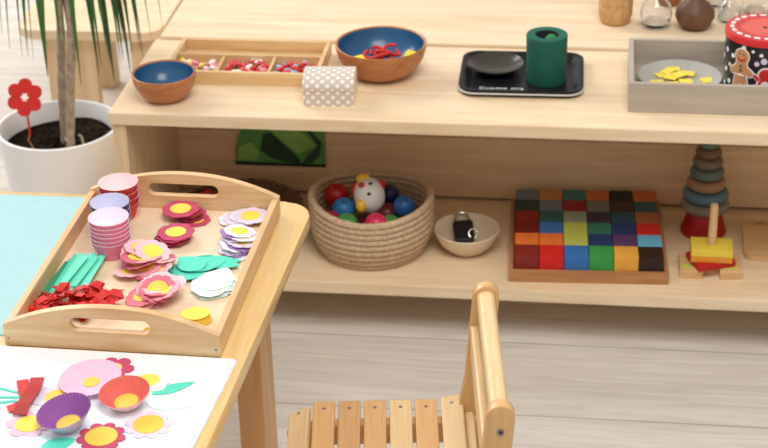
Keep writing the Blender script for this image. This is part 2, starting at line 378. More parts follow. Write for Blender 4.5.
o = link('paper_disc', disc_bm(0.010, 0, 0.0012), YEL, loc=(0.052, -0.857, FL+0.010), rot=(math.radians(80), 0, 0)); tag(o, 'small yellow paper disc showing through the front handle slot', 'paper disc')

# ------------------------------------------------------------------ baking cups
def cup_bm(rb, rt, h, n=44, amp=0.028, th=0.0006, lip=0):
    prof = [(0, 0), (rb, 0), (rb+(rt-rb)*0.5, h*0.5), (rb+(rt-rb)*0.95, h*0.95), (rt, h), (rt-th, h), (rb+(rt-rb)*0.5-th, h*0.5), (rb-th, th*1.5), (0, th*1.5)]
    N = n*4
    def rf(r, z, a, k):
        if r < rb*0.5: return r
        f = amp*min(1, 0.3+z/h); return r*(1+f*(0.5 if (int(round(a/(2*PI)*N)) % 4) in (0, 1) else -0.5))
    return lathe(prof, N, mis=[0, 0, 0, lip, 1, 1, 1, 1], rfun=rf)
def cup_stack(x, y, count, outer, inner, word, where, dz=0.0060, rb=0.0225, rt=0.0335, h=0.031):
    first = None
    for i in range(count):
        lab = ('%s pleated paper baking cup inside the stack %s' if i < count-1 else 'topmost %s pleated paper baking cup of the stack %s') % (word, where)
        if first is None:
            first = link('baking_cup', cup_bm(rb, rt, h, lip=1 if word == 'pink' else 0), [outer, inner], loc=(x, y, FL+0.0002)); tag(first, lab, 'baking cup', '%s baking cups in the tray' % word)
        else:
            tag(dup(first, (x+rnd.uniform(-0.0003, 0.0003), y+rnd.uniform(-0.0003, 0.0003), FL+0.0002+dz*i), (0, 0, rnd.uniform(0, 6))), lab)
cup_stack(-0.092, -0.4765, 4, plain('red_cup_paper', srgb(222, 70, 62), 0.6), plain('red_cup_inside', srgb(252, 222, 224), 0.7, 0.02), 'red', 'in the back left tray corner', dz=0.0115)
cup_stack(-0.0885, -0.5425, 4, plain('violet_cup_paper', srgb(92, 76, 128), 0.6), plain('violet_cup_inside', srgb(212, 214, 236), 0.7, 0.03), 'violet', 'between the red and pink stacks', rt=0.032, rb=0.0215, dz=0.0105)
cup_stack(-0.0725, -0.607, 6, plain('pink_cup_paper', srgb(244, 140, 180), 0.6), plain('pink_cup_inside', srgb(254, 232, 242), 0.7, 0.03), 'pink', 'nearest the teal paper strips', dz=0.0076, rt=0.0325)

# ------------------------------------------------------------------ teal strips and red bows in the tray
STRIP = [plain('teal_strip', srgb(86, 208, 178), 0.6, 0.04), plain('green_strip', srgb(50, 150, 110), 0.6, 0.04), plain('mint_strip', srgb(110, 222, 194), 0.6, 0.04)]
def strip(x0, y0, x1, y1, w, z, m):
    L = math.hypot(x1-x0, y1-y0); a = math.atan2(y1-y0, x1-x0)
    return link('paper_strip', bx(0, L, -w/2, w/2, 0, 0.0012), m, loc=(x0, y0, z), rot=(math.radians(rnd.uniform(-6, 6)), 0, a))
SP = [(-0.146, -0.745, -0.136, -0.640, 1), (-0.139, -0.748, -0.130, -0.633, 1), (-0.131, -0.748, -0.127, -0.622, 0), (-0.124, -0.745, -0.119, -0.620, 2), (-0.114, -0.745, -0.111, -0.628, 0), (-0.103, -0.745, -0.101, -0.622, 2), (-0.093, -0.745, -0.094, -0.630, 0), (-0.083, -0.742, -0.080, -0.628, 2), (-0.119, -0.742, -0.106, -0.640, 2), (-0.098, -0.74, -0.088, -0.645, 0)]
for i, (a, b2, c, d, k) in enumerate(SP):
    o = strip(a, b2, c, d, 0.011, FL+0.0012+0.0015*i, STRIP[k])
    tag(o, 'dark green paper strip against the left tray side' if k == 1 else 'teal paper stem strip in the bundle beside the pink baking cups', 'paper strip', 'green paper strips against the tray side' if k == 1 else 'teal paper strips in the tray')
REDP = [plain('red_ribbon', srgb(212, 40, 34), 0.55, 0.08), plain('dark_red_ribbon', srgb(172, 26, 24), 0.55, 0.08)]
def bow_bm(s):
    bm = bmesh.new()
    def rib(path, w):
        A = []
        for i, p in enumerate(path):
            p = Vector(p); t = (Vector(path[min(i+1, len(path)-1)])-Vector(path[max(0, i-1)])).normalized(); n_ = Vector((-t.y, t.x, 0.25)).normalized()
            ww = w*(0.45+0.55*min(1, abs(p.x)/(0.5*s)))
            A.append((bm.verts.new(p+n_*ww/2), bm.verts.new(p-n_*ww/2)))
        for P, Q in zip(A, A[1:]): bm.faces.new((P[0], P[1], Q[1], Q[0]))
    for sg in (-1, 1):
        rib([(sg*s*0.03, 0, 0.003), (sg*s*0.35, s*0.08, 0.010*s/0.03), (sg*s*0.75, s*0.10, 0.012*s/0.03), (sg*s*0.9, 0, 0.007*s/0.03), (sg*s*0.7, -s*0.1, 0.003*s/0.03), (sg*s*0.3, -s*0.05, 0.002), (0, 0, 0.002)], s*0.45)
        rib([(0, 0, 0.004), (sg*s*0.4, -s*0.30, 0.004), (sg*s*0.8, -s*0.6, 0.003)], s*0.32)
    return bm
BW = [(-0.145, -0.800, 0, 20), (-0.122, -0.775, 1, -30), (-0.112, -0.780, 0, 60), (-0.092, -0.775, 0, 10), (-0.075, -0.790, 1, 100), (-0.055, -0.775, 0, -15), (-0.100, -0.765, 1, 150), (-0.050, -0.800, 0, 45), (-0.085, -0.800, 1, 0), (-0.120, -0.810, 0, 80), (-0.068, -0.765, 0, 30), (-0.040, -0.765, 0, -10)]
for i, (x, y, k, a) in enumerate(BW):
    o = solid(link('paper_bow', bow_bm(0.030), REDP[k], loc=(x, y, FL+0.004+0.0045*(i % 4)), rot=(math.radians(rnd.uniform(-18, 18)), math.radians(rnd.uniform(-18, 18)), math.radians(a))), 0.0012)
    link('bow_knot', sphere(0.0055, 12, 1, 1, 0.8, (0, 0, 0.006)), REDP[k], o, smooth=True)
    tag(o, 'small red ribbon bow in the heap at the front left of the tray', 'bow', 'red ribbon bows heaped in the tray')
for (x, y, a) in ((-0.150, -0.822, 20), (-0.038, -0.752, 25)):
    o = link('ribbon_scrap', prism([(-0.024, 0), (0, 0.006), (0.026, 0.002), (0.004, -0.005)], 0, 0.001), REDP[0], loc=(x, y, FL+0.010), rot=(0, math.radians(-8), math.radians(a)))
    tag(o, 'loose red ribbon end pointing %s from the heap of bows' % ('left' if x < -0.1 else 'right'), 'ribbon')

# ------------------------------------------------------------------ paper sheets with craft pieces
for i in range(5):
    a = math.radians((-1.5, -0.8, 0.2, -0.5, 0.4)[i])
    bm = bmesh.new(); nx, ny = 16, 10; V = []
    x0, x1, y0, y1 = -0.62, 0.2000+(0.004, 0.001, 0.003, -0.002, 0)[i], -1.30, -0.8905-0.0006*(4-i)
    for ix in range(nx+1):
        for iy in range(ny+1):
            tx, ty = ix/nx, iy/ny; x = x0+(x1-x0)*tx - (1-ty)*0.024*tx; y = y0+(y1-y0)*ty
            lift = 0.005*max(0, tx-0.9)/0.1*max(0, 0.55-ty)/0.55*(i/4)
            V.append(bm.verts.new((x, y, lift)))
    for ix in range(nx):
        for iy in range(ny):
            k = ix*(ny+1)+iy; bm.faces.new((V[k], V[k+ny+1], V[k+ny+2], V[k+1]))
    o = solid(link('paper_sheet', bm, PAPER, loc=(0, 0, TZ+0.0006+0.0007*i), rot=(0, 0, math.radians(-0.8))), 0.0003)
    tag(o, 'topmost white paper sheet on the table, holding the flower collage' if i == 4 else 'white paper sheet under the collage sheet at the front of the table', 'paper', 'white paper sheets on the craft table')
PZ = TZ+0.0006+0.0007*4+0.0006
def cut(name, bm, m, x, y, a=0, z=0.0, label='', cat='paper cutout', group=None):
    o = link(name, bm, m, loc=(x, y, PZ+z), rot=(0, 0, math.radians(a))); return tag(o, label, cat, group)
BLUSH = plain('faint_pink_card', srgb(248, 232, 234), 0.65, 0.03); PALEPK = plain('soft_pink_card', srgb(242, 192, 214), 0.65, 0.03)
def onflat(name, r, pm, cm, x, y, z=0.0, a=0, **k):
    return flower(name, r, pm, cm, (x, y, PZ+z), (0, 0, math.radians(a)), **k)
onflat('paper_flower', 0.034, BLUSH, YEL, 0.076, -0.962, 0, 10, label='faint pink paper flower with yellow centre partly behind the coral baking cup', cr=0.46, n=7, amp=0.2)
onflat('paper_flower', 0.034, LAVC[0], YELD, 0.103, -1.071, 0, 15, label='lilac paper flower with golden centre lying right of the coral baking cup', cr=0.64, n=9, amp=0.24)
onflat('paper_flower', 0.034, CHERRY[0], YELD, 0.046, -1.106, 0.0004, 0, label='cherry pink paper flower with large golden centre at the bottom of the sheet', cr=0.66, n=9, amp=0.24)
onflat('paper_flower', 0.033, PALEPK, YEL, -0.062, -1.085, 0, 0, label='soft pink paper flower with yellow centre below the red ribbon bow', cr=0.6, n=6, amp=0.3)
onflat('paper_flower', 0.036, LAVC[0], YELD, -0.042, -1.016, 0, 0, label='pale lilac paper flower mostly hidden behind the purple baking cup', cr=0.5, n=7, amp=0.25)
onflat('paper_flower', 0.030, CHERRY[0], YELD, 0.018, -0.935, 0, 0, label='cherry pink paper flower peeking out behind the pale pink baking cup', cr=0.4, n=6, amp=0.3)
cut('paper_leaf', prism(leaf_pts(0.066, 0.022), 0, 0.0008), TEAL, 0.116, -0.978, 33, 0, 'teal paper leaf right of the coral cup pointing up to the sheet corner')
cut('paper_leaf', prism(leaf_pts(0.066, 0.028), 0, 0.0006), MINT, 0.119, -1.020, -2, 0, 'pale mint paper leaf lying just under the teal leaf at right')
cut('paper_leaf', prism(leaf_pts(0.050, 0.030), 0, 0.0012), TEAL, -0.008, -1.128, 35, 0, 'teal paper leaf cut off by the lower picture edge')
cut('paper_leaf', prism(leaf_pts(0.075, 0.034), 0, 0.0006), MINT, -0.052, -1.13, 25, 0, 'pale mint paper leaf at the lower left, left of the teal leaf')
for i, (x0, y0, x1, y1) in enumerate(((-0.19, -0.985, -0.094, -1.012), (-0.19, -1.03, -0.095, -1.021), (-0.19, -1.058, -0.097, -1.030))):
    L = math.hypot(x1-x0, y1-y0)
    cut('paper_strip', bx(0, L, -0.0022, 0.0022, 0, 0.0008+0.0003*i), TEAL, x0, y0, math.degrees(math.atan2(y1-y0, x1-x0)), 0, ('upper', 'middle', 'lower')[i]+' one of three thin teal paper strips meeting at the red bow', 'paper strip')
# red folded bow on the sheet
bw = empty('paper_bow', (-0.082, -1.028, PZ), (0, 0, math.radians(14)), 'large folded red paper bow tying the three teal stems on the white sheet', 'bow')
def band(path, w, z0, th=0.001):
    bm = bmesh.new(); A = []
    for i, (x, y, z) in enumerate(path):
        p = Vector((x, y, z+z0)); q0, q1 = Vector(path[max(0, i-1)]), Vector(path[min(len(path)-1, i+1)]); t = (q1-q0); t.z = 0; t.normalize(); nn = Vector((-t.y, t.x, 0))
        A.append((bm.verts.new(p+nn*w/2), bm.verts.new(p-nn*w/2)))
    for P, Q in zip(A, A[1:]): bm.faces.new((P[0], P[1], Q[1], Q[0]))
    return bm
solid(link('ribbon_tail', band([(-0.010, 0.048, 0.004), (-0.006, 0.02, 0.003), (0.0, 0, 0.002), (-0.014, -0.018, 0.003), (-0.026, -0.022, 0.002)], 0.017, 0.001), REDP[0], bw), 0.001)
solid(link('ribbon_loop', band([(0.012, 0.046, 0.006), (0.010, 0.022, 0.008), (0.002, 0, 0.005), (-0.004, -0.02, 0.007), (-0.008, -0.042, 0.004)], 0.020, 0.002), REDP[1], bw), 0.001)
# baking cups on the sheet
def sheet_cup(x, y, rb, rt, h, om, im, label, rx=0, ry=0, cc=YELD, cr=0.8, z=0.001):
    o = link('baking_cup', cup_bm(rb, rt, h), [om, im], loc=(x, y, PZ+z), rot=(math.radians(rx), math.radians(ry), 0)); tag(o, label, 'baking cup')
    c = link('paper_center', disc_bm(rb*cr, 0.0011, 0.0022), cc, parent=o); c['label'] = 'golden paper disc at the bottom'
    return o
sheet_cup(-0.006, -1.084, 0.021, 0.0385, 0.024, plain('mauve_cup_paper', srgb(196, 188, 214), 0.6), plain('purple_cup_inside', srgb(152, 92, 166), 0.65), 'deep purple baking cup with golden disc inside, on the sheet beside the bow', 6, -9, z=0.004)
sheet_cup(0.060, -1.024, 0.021, 0.036, 0.020, plain('blush_cup_paper', srgb(246, 206, 206), 0.6), plain('coral_cup_inside', srgb(228, 112, 102), 0.65), 'coral red baking cup with golden disc inside, on the white sheet', 6, -3, z=0.003)
sheet_cup(-0.004, -0.978, 0.019, 0.045, 0.010, plain('soft_pink_cup_paper', srgb(246, 198, 220), 0.6), plain('soft_pink_cup_inside', srgb(242, 190, 214), 0.65), 'wide pale pink flattened baking cup at the top of the white sheet', 3, -3, cr=0.62, z=0.002)

# ------------------------------------------------------------------ slatted chair
def V3(x, y, z): return Vector((x, y, z))
cz0 = FZ
chair = empty('slatted_chair', (0.499, -0.6435, cz0), (0, 0, math.radians(7.6)), 'small slatted wooden child\'s chair at the right side of the craft table', 'chair')
SZ = 0.16-FZ   # seat top over the floor
# local: +x towards the chair back, -y towards the camera
SLY0, SLY1 = -0.335, 0.012
mats7 = [CH2, CH1, CH3, CH1, CH2, CH1, CH2]
for i in range(7):
    xc = -0.266 + i*0.0414; w = 0.0360
    ry = 0; z = SZ; yend = SLY1
    if i == 0: ry = -24; z = SZ-0.008
    if i == 6: ry = -13; z = SZ+0.006
    bm = bx(-w/2, w/2, SLY0, SLY1-(0.012 if i == 0 else 0), -0.011, 0, bev=0.0028)
    sl = link('seat_slat', bm, mats7[i], chair, (xc, 0, z), (0, math.radians(ry), 0))
    for y in (SLY1-0.022, SLY0+0.022):
        s = link('screw', tube([(0, y, -0.002), (0, y, 0.0006)], 0.0030, 10), SCREW, sl)
def chair_rail(y0, y1):
    return prism([(-0.285, SZ-0.030), (-0.262, SZ-0.018), (-0.235, SZ-0.0115), (-0.03, SZ-0.0115), (0.0, SZ-0.008), (0.03, SZ-0.008), (0.03, SZ-0.05), (-0.27, SZ-0.05)], y0, y1, 0.003, 'Y')
link('seat_rail', chair_rail(-0.042, -0.022), CH3, chair); link('seat_rail', chair_rail(-0.313, -0.293), CH3, chair)
def side_panel(y0, y1):
    # back post profile in x-z
    top = SZ+0.228
    pts = []
    cx, cz, r = 0.037, top-0.0205, 0.0205
    for i in range(13):
        a = math.radians(-10+200*i/12); pts.append((cx+r*math.cos(a), cz+r*math.sin(a)))
    pts += [(0.009, SZ+0.12), (0.003, SZ+0.05), (-0.006, SZ+0.005), (-0.007, SZ-0.02), (-0.002, SZ-0.055), (0.012, SZ-0.075), (0.016, SZ-0.11), (0.02, 0), (0.06, 0), (0.058, SZ-0.06), (0.048, SZ+0.02), (0.050, SZ+0.12)]
    return prism(pts, y0, y1, 0.004, 'Y')
link('back_post', side_panel(-0.021, -0.001), CHZ, chair, smooth=True); link('back_post', side_panel(-0.352, -0.330), CHZ, chair, smooth=True)
bm = prism(rrect(0.022, 0.050, SZ+0.187, SZ+0.2195, 0.011, 5), -0.3295, -0.0215, 0, 'Y')
link('top_rail', bm, CH2, chair, smooth=True)
bm = prism(rrect(0.012, 0.027, SZ+0.10, SZ+0.158, 0.005, 4), -0.3295, -0.0215, 0, 'Y')
link('back_slat', bm, CH2, chair, smooth=True)
bm = prism(rrect(0.003, 0.018, SZ-0.045, SZ-0.005, 0.005, 4), -0.3295, -0.0215, 0, 'Y')
link('back_slat', bm, CH2, chair, smooth=True)
link('bolt', tube([(0.037, -0.3535, SZ+0.185), (0.037, -0.3515, SZ+0.185)], 0.0052, 16), SCREW, chair)
link('bolt_socket', tube([(0.037, -0.3538, SZ+0.185), (0.037, -0.3536, SZ+0.185)], 0.0026, 6), DARK, chair)
for y in (-0.042, -0.313):
    link('front_leg', bx(-0.262, -0.228, y, y+0.020, 0, SZ-0.0505, bev=0.003), CHZ, chair)
link('stretcher', bx(-0.25, -0.235, -0.292, -0.043, 0.08, 0.11, bev=0.002), CH3, chair)

# ------------------------------------------------------------------ upper shelf: bowls
def bowl(x, y, z, r, h, inner, label, foot=0.45):
    t = empty('wooden_bowl', (x, y, z), label=label, cat='bowl')
    out = [(0, 0), (r*foot, 0), (r*foot+0.002, 0.002)]
    for i in range(1, 11):
        u = i/10; out.append((r*(foot+(1-foot)*math.sin(u*PI/2)**0.75), h*u**1.15))
    out += [(r-0.002, h+0.001), (r-0.005, h-0.001)]
    inn = [((r-0.006)*(0.25+0.75*math.sin(i/10*PI/2)**0.7)+0.001, 0.006+(h-0.008)*(i/10)**1.3) for i in range(9, -1, -1)]
    link('shell', lathe(out + inn + [(0, 0.005)], 64), BOWLW, t, smooth=True)
    prof = [(r-0.0048, h-0.0008)]
    for i in range(9, -1, -1):
        u = i/10; prof.append(((r-0.006)*(0.25+0.75*math.sin(u*PI/2)**0.7), 0.008+(h-0.008)*u**1.3))
    prof += [(0, 0.007)]
    g = link('glaze_lining', lathe(prof, 64), inner, t, smooth=True, recalc=True); g['label'] = 'dark blue glazed inside'
    return t
BLUEG = plain('blue_glaze', srgb(40, 88, 128), 0.25, 0.25, spec=0.6, scale=14)
bowl(-0.1515, 0.080, H, 0.0635, 0.055, BLUEG, 'small wooden bowl with dark blue inside at the left end of the shelf', 0.5)
bowl(0.2610, 0.232, H, 0.0920, 0.067, BLUEG, 'large wooden bowl with dark blue inside beside the bead tray', 0.5)
GRN = plain('lime_plastic', srgb(60, 180, 110), 0.35)
o = link('felt_strip', prism(rrect(-0.028, 0.028, -0.0045, 0.0045, 0.004, 4), 0, 0.005), GRN, loc=(-0.154, 0.055, H+0.027), rot=(0, 0, 0.1)); tag(o, 'bright green strip lying in the small blue bowl', 'strip')
YB = plain('yellow_block', srgb(246, 214, 50), 0.45)
for i, (x, y, a, lab) in enumerate(((0.216, 0.197, 25, 'yellow block in the big blue bowl, at its left side'), (0.320, 0.213, 70, 'yellow block in the big blue bowl, leaning at its right side'), (0.245, 0.190, -10, 'yellow block in the big blue bowl, between the other yellow blocks'))):
    o = link('wooden_block', bx(-0.016, 0.016, -0.009, 0.009, 0, 0.011, bev=0.0015), YB, loc=(x, y, H+(0.037, 0.040, 0.033)[i]), rot=(0.1, (-0.1, -0.35, 0.1)[i], math.radians(a))); tag(o, lab, 'block')
REDT = plain('red_thread', srgb(206, 40, 34), 0.6, 0.15)
rr = random.Random(3)
for k in range(4):
    cx, cy = 0.268+rr.uniform(-0.016, 0.014), 0.218+rr.uniform(-0.01, 0.012); R0 = rr.uniform(0.017, 0.026); ph = rr.uniform(0, 6)
    pts = [(cx+R0*math.cos(a+ph)*(1+0.2*math.sin(3*a)), cy+0.8*R0*math.sin(a+ph), H+0.044+0.004*k+0.006*math.sin(2*a+ph)) for a in [2*PI*i/20*0.93 for i in range(21)]]
    o = link('red_loop', tube(pts, 0.0034, 8), REDT, smooth=True); tag(o, 'curled red felt loop tangled in the big blue bowl', 'felt loop', 'red felt loops in the big bowl')

# ------------------------------------------------------------------ bead divider tray
dv = empty('divided_tray', (-0.01, 0.245, H), label='pale wooden divided tray with craft bits, between the two blue bowls', cat='tray')
ax0, ax1, ay0, ay1 = -0.172, 0.144, 0.150, 0.330; hz = 0.028
def dp(name, *a): return link(name, bx(*a, bev=0.001), BOXW, dv)
def L_(x0, x1, y0, y1, z0, z1): return (x0+0.01, x1+0.01, y0-0.245, y1-0.245, z0, z1)
dp('tray_floor', *L_(ax0, ax1, ay0, ay1, 0, 0.005))
dp('side', *L_(ax0, ax0+0.009, ay0, ay1, 0.0052, hz)); dp('side', *L_(ax1-0.009, ax1, ay0, ay1, 0.0052, hz))
dp('side', *L_(ax0+0.0092, ax1-0.0092, ay0, ay0+0.009, 0.0052, hz)); dp('side', *L_(ax0+0.0092, ax1-0.0092, ay1-0.009, ay1, 0.0052, hz))
dp('divider', *L_(ax0+0.0092, ax1-0.0092, 0.246, 0.253, 0.0052, hz-0.002))
for x in (-0.069, 0.037): dp('divider', *L_(x, x+0.006, ay0+0.0092, 0.2458, 0.0052, hz-0.004))
BC = {'red': plain('red_bead', srgb(208, 44, 44), 0.4), 'crimson': plain('crimson_bead', srgb(222, 60, 76), 0.4), 'pink': plain('pink_bead', srgb(240, 150, 170), 0.4), 'yellow': plain('yellow_bead', srgb(240, 220, 90), 0.4), 'white': plain('white_bead', (0.85, 0.83, 0.8), 0.4), 'blue': plain('blue_bead', srgb(150, 190, 220), 0.4)}
protos = {}
def bead_at(c, x, y, z, where, sx=1.0):
    key = c
    if key not in protos:
        o = link('bead', sphere(0.0075, 12, 1.0, 0.8, 0.6), BC[c], smooth=True); protos[key] = o
    else: o = protos[key].copy(); COL.objects.link(o)
    o.location = (x, y, z); o.rotation_euler = (rr.uniform(-0.4, 0.4), rr.uniform(-0.4, 0.4), rr.uniform(0, 3)); o.scale = (1.25, 1, 1)
    tag(o, '%s craft bead in the %s compartment of the divided tray' % (c, where), 'bead', '%s beads in the %s compartment' % (c, where))
for (x0, x1, cnt, cols, where) in ((-0.155, -0.078, 22, ['yellow', 'white', 'pink', 'yellow', 'white', 'pink'], 'left'), (-0.055, 0.030, 34, ['red', 'crimson', 'red', 'crimson', 'pink', 'red', 'white'], 'middle'), (0.050, 0.128, 30, ['red', 'crimson', 'red', 'red', 'crimson', 'blue'], 'right')):
    for k in range(int(cnt*1.5)):
        lay = int(k/(cnt*0.75))
        bead_at(cols[rr.randrange(len(cols))], rr.uniform(x0, x1), rr.uniform(0.168, 0.238), H+0.0088+lay*0.0075, where)

# ------------------------------------------------------------------ small patterned chest
m, nt, b = base_mat('lattice_print')
tc = nt.nodes.new('ShaderNodeTexCoord'); sp = nt.nodes.new('ShaderNodeSeparateXYZ'); nt.links.new(tc.outputs['UV'], sp.inputs[0])
def mth(op, a, b_=None, c_=None):
    n = nt.nodes.new('ShaderNodeMath'); n.operation = op
    for i, v in enumerate((a, b_, c_)):
        if v is None: continue
        if isinstance(v, (int, float)): n.inputs[i].default_value = v
        else: nt.links.new(v, n.inputs[i])
    return n.outputs[0]
u_ = mth('COSINE', mth('MULTIPLY', sp.outputs[0], PI/0.0098)); v_ = mth('COSINE', mth('MULTIPLY', sp.outputs[1], PI/0.0098))
f_ = mth('GREATER_THAN', mth('MULTIPLY', u_, v_), 0.30)
mxc = nt.nodes.new('ShaderNodeMix'); mxc.data_type = 'RGBA'; nt.links.new(f_, mxc.inputs['Factor'])
mxc.inputs['A'].default_value = (*srgb(200, 188, 180), 1); mxc.inputs['B'].default_value = (*srgb(244, 234, 218), 1)
nt.links.new(mxc.outputs['Result'], b.inputs['Base Color']); b.inputs['Roughness'].default_value = 0.6
LAT = m
CREAM = plain('cream_card', srgb(240, 226, 200), 0.6, 0.02)
def chest_profile():
    p = [(0, 0), (0, 0.040)]
    for i in range(1, 12):
        a = PI - PI*i/12; p.append((0.045+0.045*math.cos(a), 0.040+0.019*math.sin(a)))
    return p + [(0.090, 0.040), (0.090, 0)]
ch = empty('gift_chest', (0.1285, 0.056, H), (0, 0, 0.06), 'small dome-lidded box with beige and white diamond lattice print, before the tray', 'box')
def chest_part(name, prof, x0, x1):
    bm = bmesh.new(); uv = bm.loops.layers.uv.new('UVMap'); s = [0]
    for i in range(1, len(prof)): s.append(s[-1]+math.hypot(prof[i][0]-prof[i-1][0], prof[i][1]-prof[i-1][1]))
    A = [bm.verts.new((x0, *p)) for p in prof]; B = [bm.verts.new((x1, *p)) for p in prof]
    for i in range(len(prof)-1):
        f = bm.faces.new((A[i], B[i], B[i+1], A[i+1]))
        for l, (xx, ss) in zip(f.loops, ((0, s[i]), (x1-x0, s[i]), (x1-x0, s[i+1]), (0, s[i+1]))): l[uv].uv = (xx, ss)
    for L2, mi in ((A[::-1], 1), (B, 1)):
        f = bm.faces.new(L2); f.material_index = 1
    f = bm.faces.new((A[0], A[-1], B[-1], B[0])); f.material_index = 1
    return link(name, bm, [LAT, CREAM], ch, smooth=True)
P = chest_profile()
chest_part('box_body', [(0.0008, 0), (0.0008, 0.0395), (0.0892, 0.0395), (0.0892, 0)], 0.0008, 0.0992)
chest_part('lid', [(-0.0008, 0.034), (-0.0008, 0.040)] + P[2:-2] + [(0.0908, 0.040), (0.0908, 0.034)], 0, 0.1)

# ------------------------------------------------------------------ black tray, dish, green can
BLK = plain('black_plastic', (0.010, 0.010, 0.011), 0.4, 0.2, spec=0.25)
bt2 = empty('serving_tray', (0.546, 0.228, H), (0, 0, 0.02), 'glossy black plastic tray with rounded corners and white lettering on the shelf', 'tray')
hx, hy = 0.123, 0.103
def offs(d): return rrect(-hx+d, hx-d, -hy+d, hy-d, max(0.012, 0.034-d), 8)
bm = bmesh.new(); loops = []
for d, z in ((0.012, 0), (0.004, 0.006), (0, 0.016), (0.004, 0.0165), (0.012, 0.014), (0.020, 0.004), (0.022, 0.0035)):
    loops.append([bm.verts.new((x, y, z)) for x, y in offs(d)])
for A, B in zip(loops, loops[1:]):
    for i in range(len(A)): j = (i+1) % len(A); bm.faces.new((A[i], A[j], B[j], B[i]))
bm.faces.new(loops[0][::-1]); bm.faces.new(loops[-1])
link('tray_body', bm, BLK, bt2, smooth=True)
bm = loop_ring(offs(-0.0012), offs(0.003), 0.0120, 0.0142); r_ = link('rim_line', bm, plain('pale_rim', (0.7, 0.68, 0.64), 0.5), bt2); r_['label'] = 'pale outer rim edge'; r_.location.z = -0.004
cu = bpy.data.curves.new('lettering', 'FONT'); cu.body = 'Cuomo mia'; cu.size = 0.0165; cu.extrude = 0.0002; cu.space_character = 1.15
to = bpy.data.objects.new('lettering_tmp', cu); COL.objects.link(to)
dg = bpy.context.evaluated_depsgraph_get(); me = bpy.data.meshes.new_from_object(to.evaluated_get(dg)); bpy.data.objects.remove(to)
me.materials.append(plain('white_print', (0.75, 0.8, 0.8), 0.5)); lo = bpy.data.objects.new('lettering', me); COL.objects.link(lo); lo.parent = bt2; lo.location = (-0.083, -0.067, 0.0038)
# smoked glass dish
GLS = plain('smoked_glass', (0.045, 0.040, 0.030), 0.22, 0.3, spec=0.4)
o = link('glass_dish', lathe([(0, 0), (0.030, 0), (0.050, 0.012), (0.057, 0.018), (0.0565, 0.0195), (0.049, 0.0145), (0.029, 0.0035), (0, 0.003)], 48), GLS, loc=(0.4915, 0.252, H+0.0040), smooth=True); tag(o, 'shallow round smoked glass dish on the black tray', 'dish')
FELT = plain('dark_green_felt', srgb(22, 92, 76), 0.8, 0.12, bump=0.3)
cn = empty('felt_canister', (0.595, 0.212, H+0.0040), label='dark green felt-wrapped canister standing on the black tray', cat='canister')
link('body', lathe([(0, 0), (0.0385, 0), (0.0395, 0.003), (0.0408, 0.093), (0.041, 0.096), (0.040, 0.0985), (0.024, 0.0985), (0.0225, 0.096), (0.022, 0.070), (0, 0.069)], 56), FELT, cn, smooth=True)
h_ = link('lining', lathe([(0.0224, 0.0975), (0.0218, 0.0975), (0.0215, 0.071), (0, 0.0705)], 40), DARK, cn); h_['label'] = 'black inner lining'
bl = link('felt_ball', sphere(0.0125, 20), plain('leaf_green_felt', srgb(46, 130, 70), 0.8), loc=(0.604, 0.206, H+0.092), smooth=True); tag(bl, 'small leaf green ball sitting in the mouth of the green canister', 'ball')

# ------------------------------------------------------------------ grey box tray with plate, squares, tin
GREYW = wood('grey_painted_wood', srgb(186, 174, 160), srgb(172, 160, 146), 'X', 10, 0.6, 0.3)
gb = empty('display_tray', (0.955, 0.195, H), label='deep grey painted wooden tray on the shelf, holding a plate and a tin', cat='tray')
gx0, gx1, gy0, gy1 = -0.198, 0.225, -0.117, 0.117
def gp(name, *a): return link(name, bx(*a, bev=0.0015), GREYW, gb)
gp('tray_floor', gx0+0.0005, gx1-0.0005, gy0+0.0005, gy1-0.0005, 0, 0.006)
gp('front_wall', gx0, gx1, gy0, gy0+0.010, 0.0, 0.060); gp('back_wall', gx0, gx1, gy1-0.010, gy1, 0.0, 0.060)
gp('side_wall', gx0, gx0+0.010, gy0+0.0102, gy1-0.0102, 0.0, 0.060); gp('side_wall', gx1-0.010, gx1, gy0+0.0102, gy1-0.0102, 0.0, 0.060)
GZ = H+0.0062
PLT = plain('pewter_plate', srgb(176, 172, 166), 0.35, 0.05, spec=0.6)
o = link('round_plate', lathe([(0, 0), (0.055, 0), (0.078, 0.010), (0.082, 0.013), (0.0815, 0.0145), (0.077, 0.012), (0.054, 0.0025), (0, 0.002)], 64), PLT, loc=(0.858, 0.207, GZ+0.004), smooth=True)
tag(o, 'round grey plate lying in the grey wooden tray', 'plate')
for i, (x, y, a, z) in enumerate(((0.815, 0.178, 8, 0), (0.826, 0.215, 30, 0), (0.843, 0.200, -20, 0.003), (0.849, 0.242, 5, 0.002), (0.877, 0.222, -8, 0.002), (0.915, 0.195, 20, 0), (0.846, 0.171, 5, 0), (0.872, 0.181, 12, 0.002), (0.858, 0.205, 40, 0.006), (0.838, 0.226, 50, 0.004))):
    o = link('yellow_tile', bx(-0.013, 0.013, -0.0105, 0.0105, 0, 0.003, bev=0.0006), YEL, loc=(x-0.002, y+0.014, GZ+0.0072+z), rot=(0.05*((i*7) % 3-1), 0.05*((i*5) % 3-1), math.radians(a)))
    tag(o, 'yellow paper square scattered on the round grey plate' if i != 5 else 'single yellow paper square at the right edge of the grey plate', 'paper square', 'yellow squares on the plate' if i != 5 else None)
TR_, TH_ = 0.0735, 0.128
tn = empty('festive_tin', (1.014, 0.197, GZ), label='round black tin with white dots, a gingerbread figure and red lid, in the grey tray', cat='tin')
BLKT = plain('black_tin_enamel', (0.010, 0.010, 0.012), 0.25, 0.2, spec=0.6); REDL = plain('red_lid_enamel', srgb(206, 44, 48), 0.3, 0.05, spec=0.5); SALM = plain('salmon_lid_enamel', srgb(222, 96, 84), 0.4, 0.05)
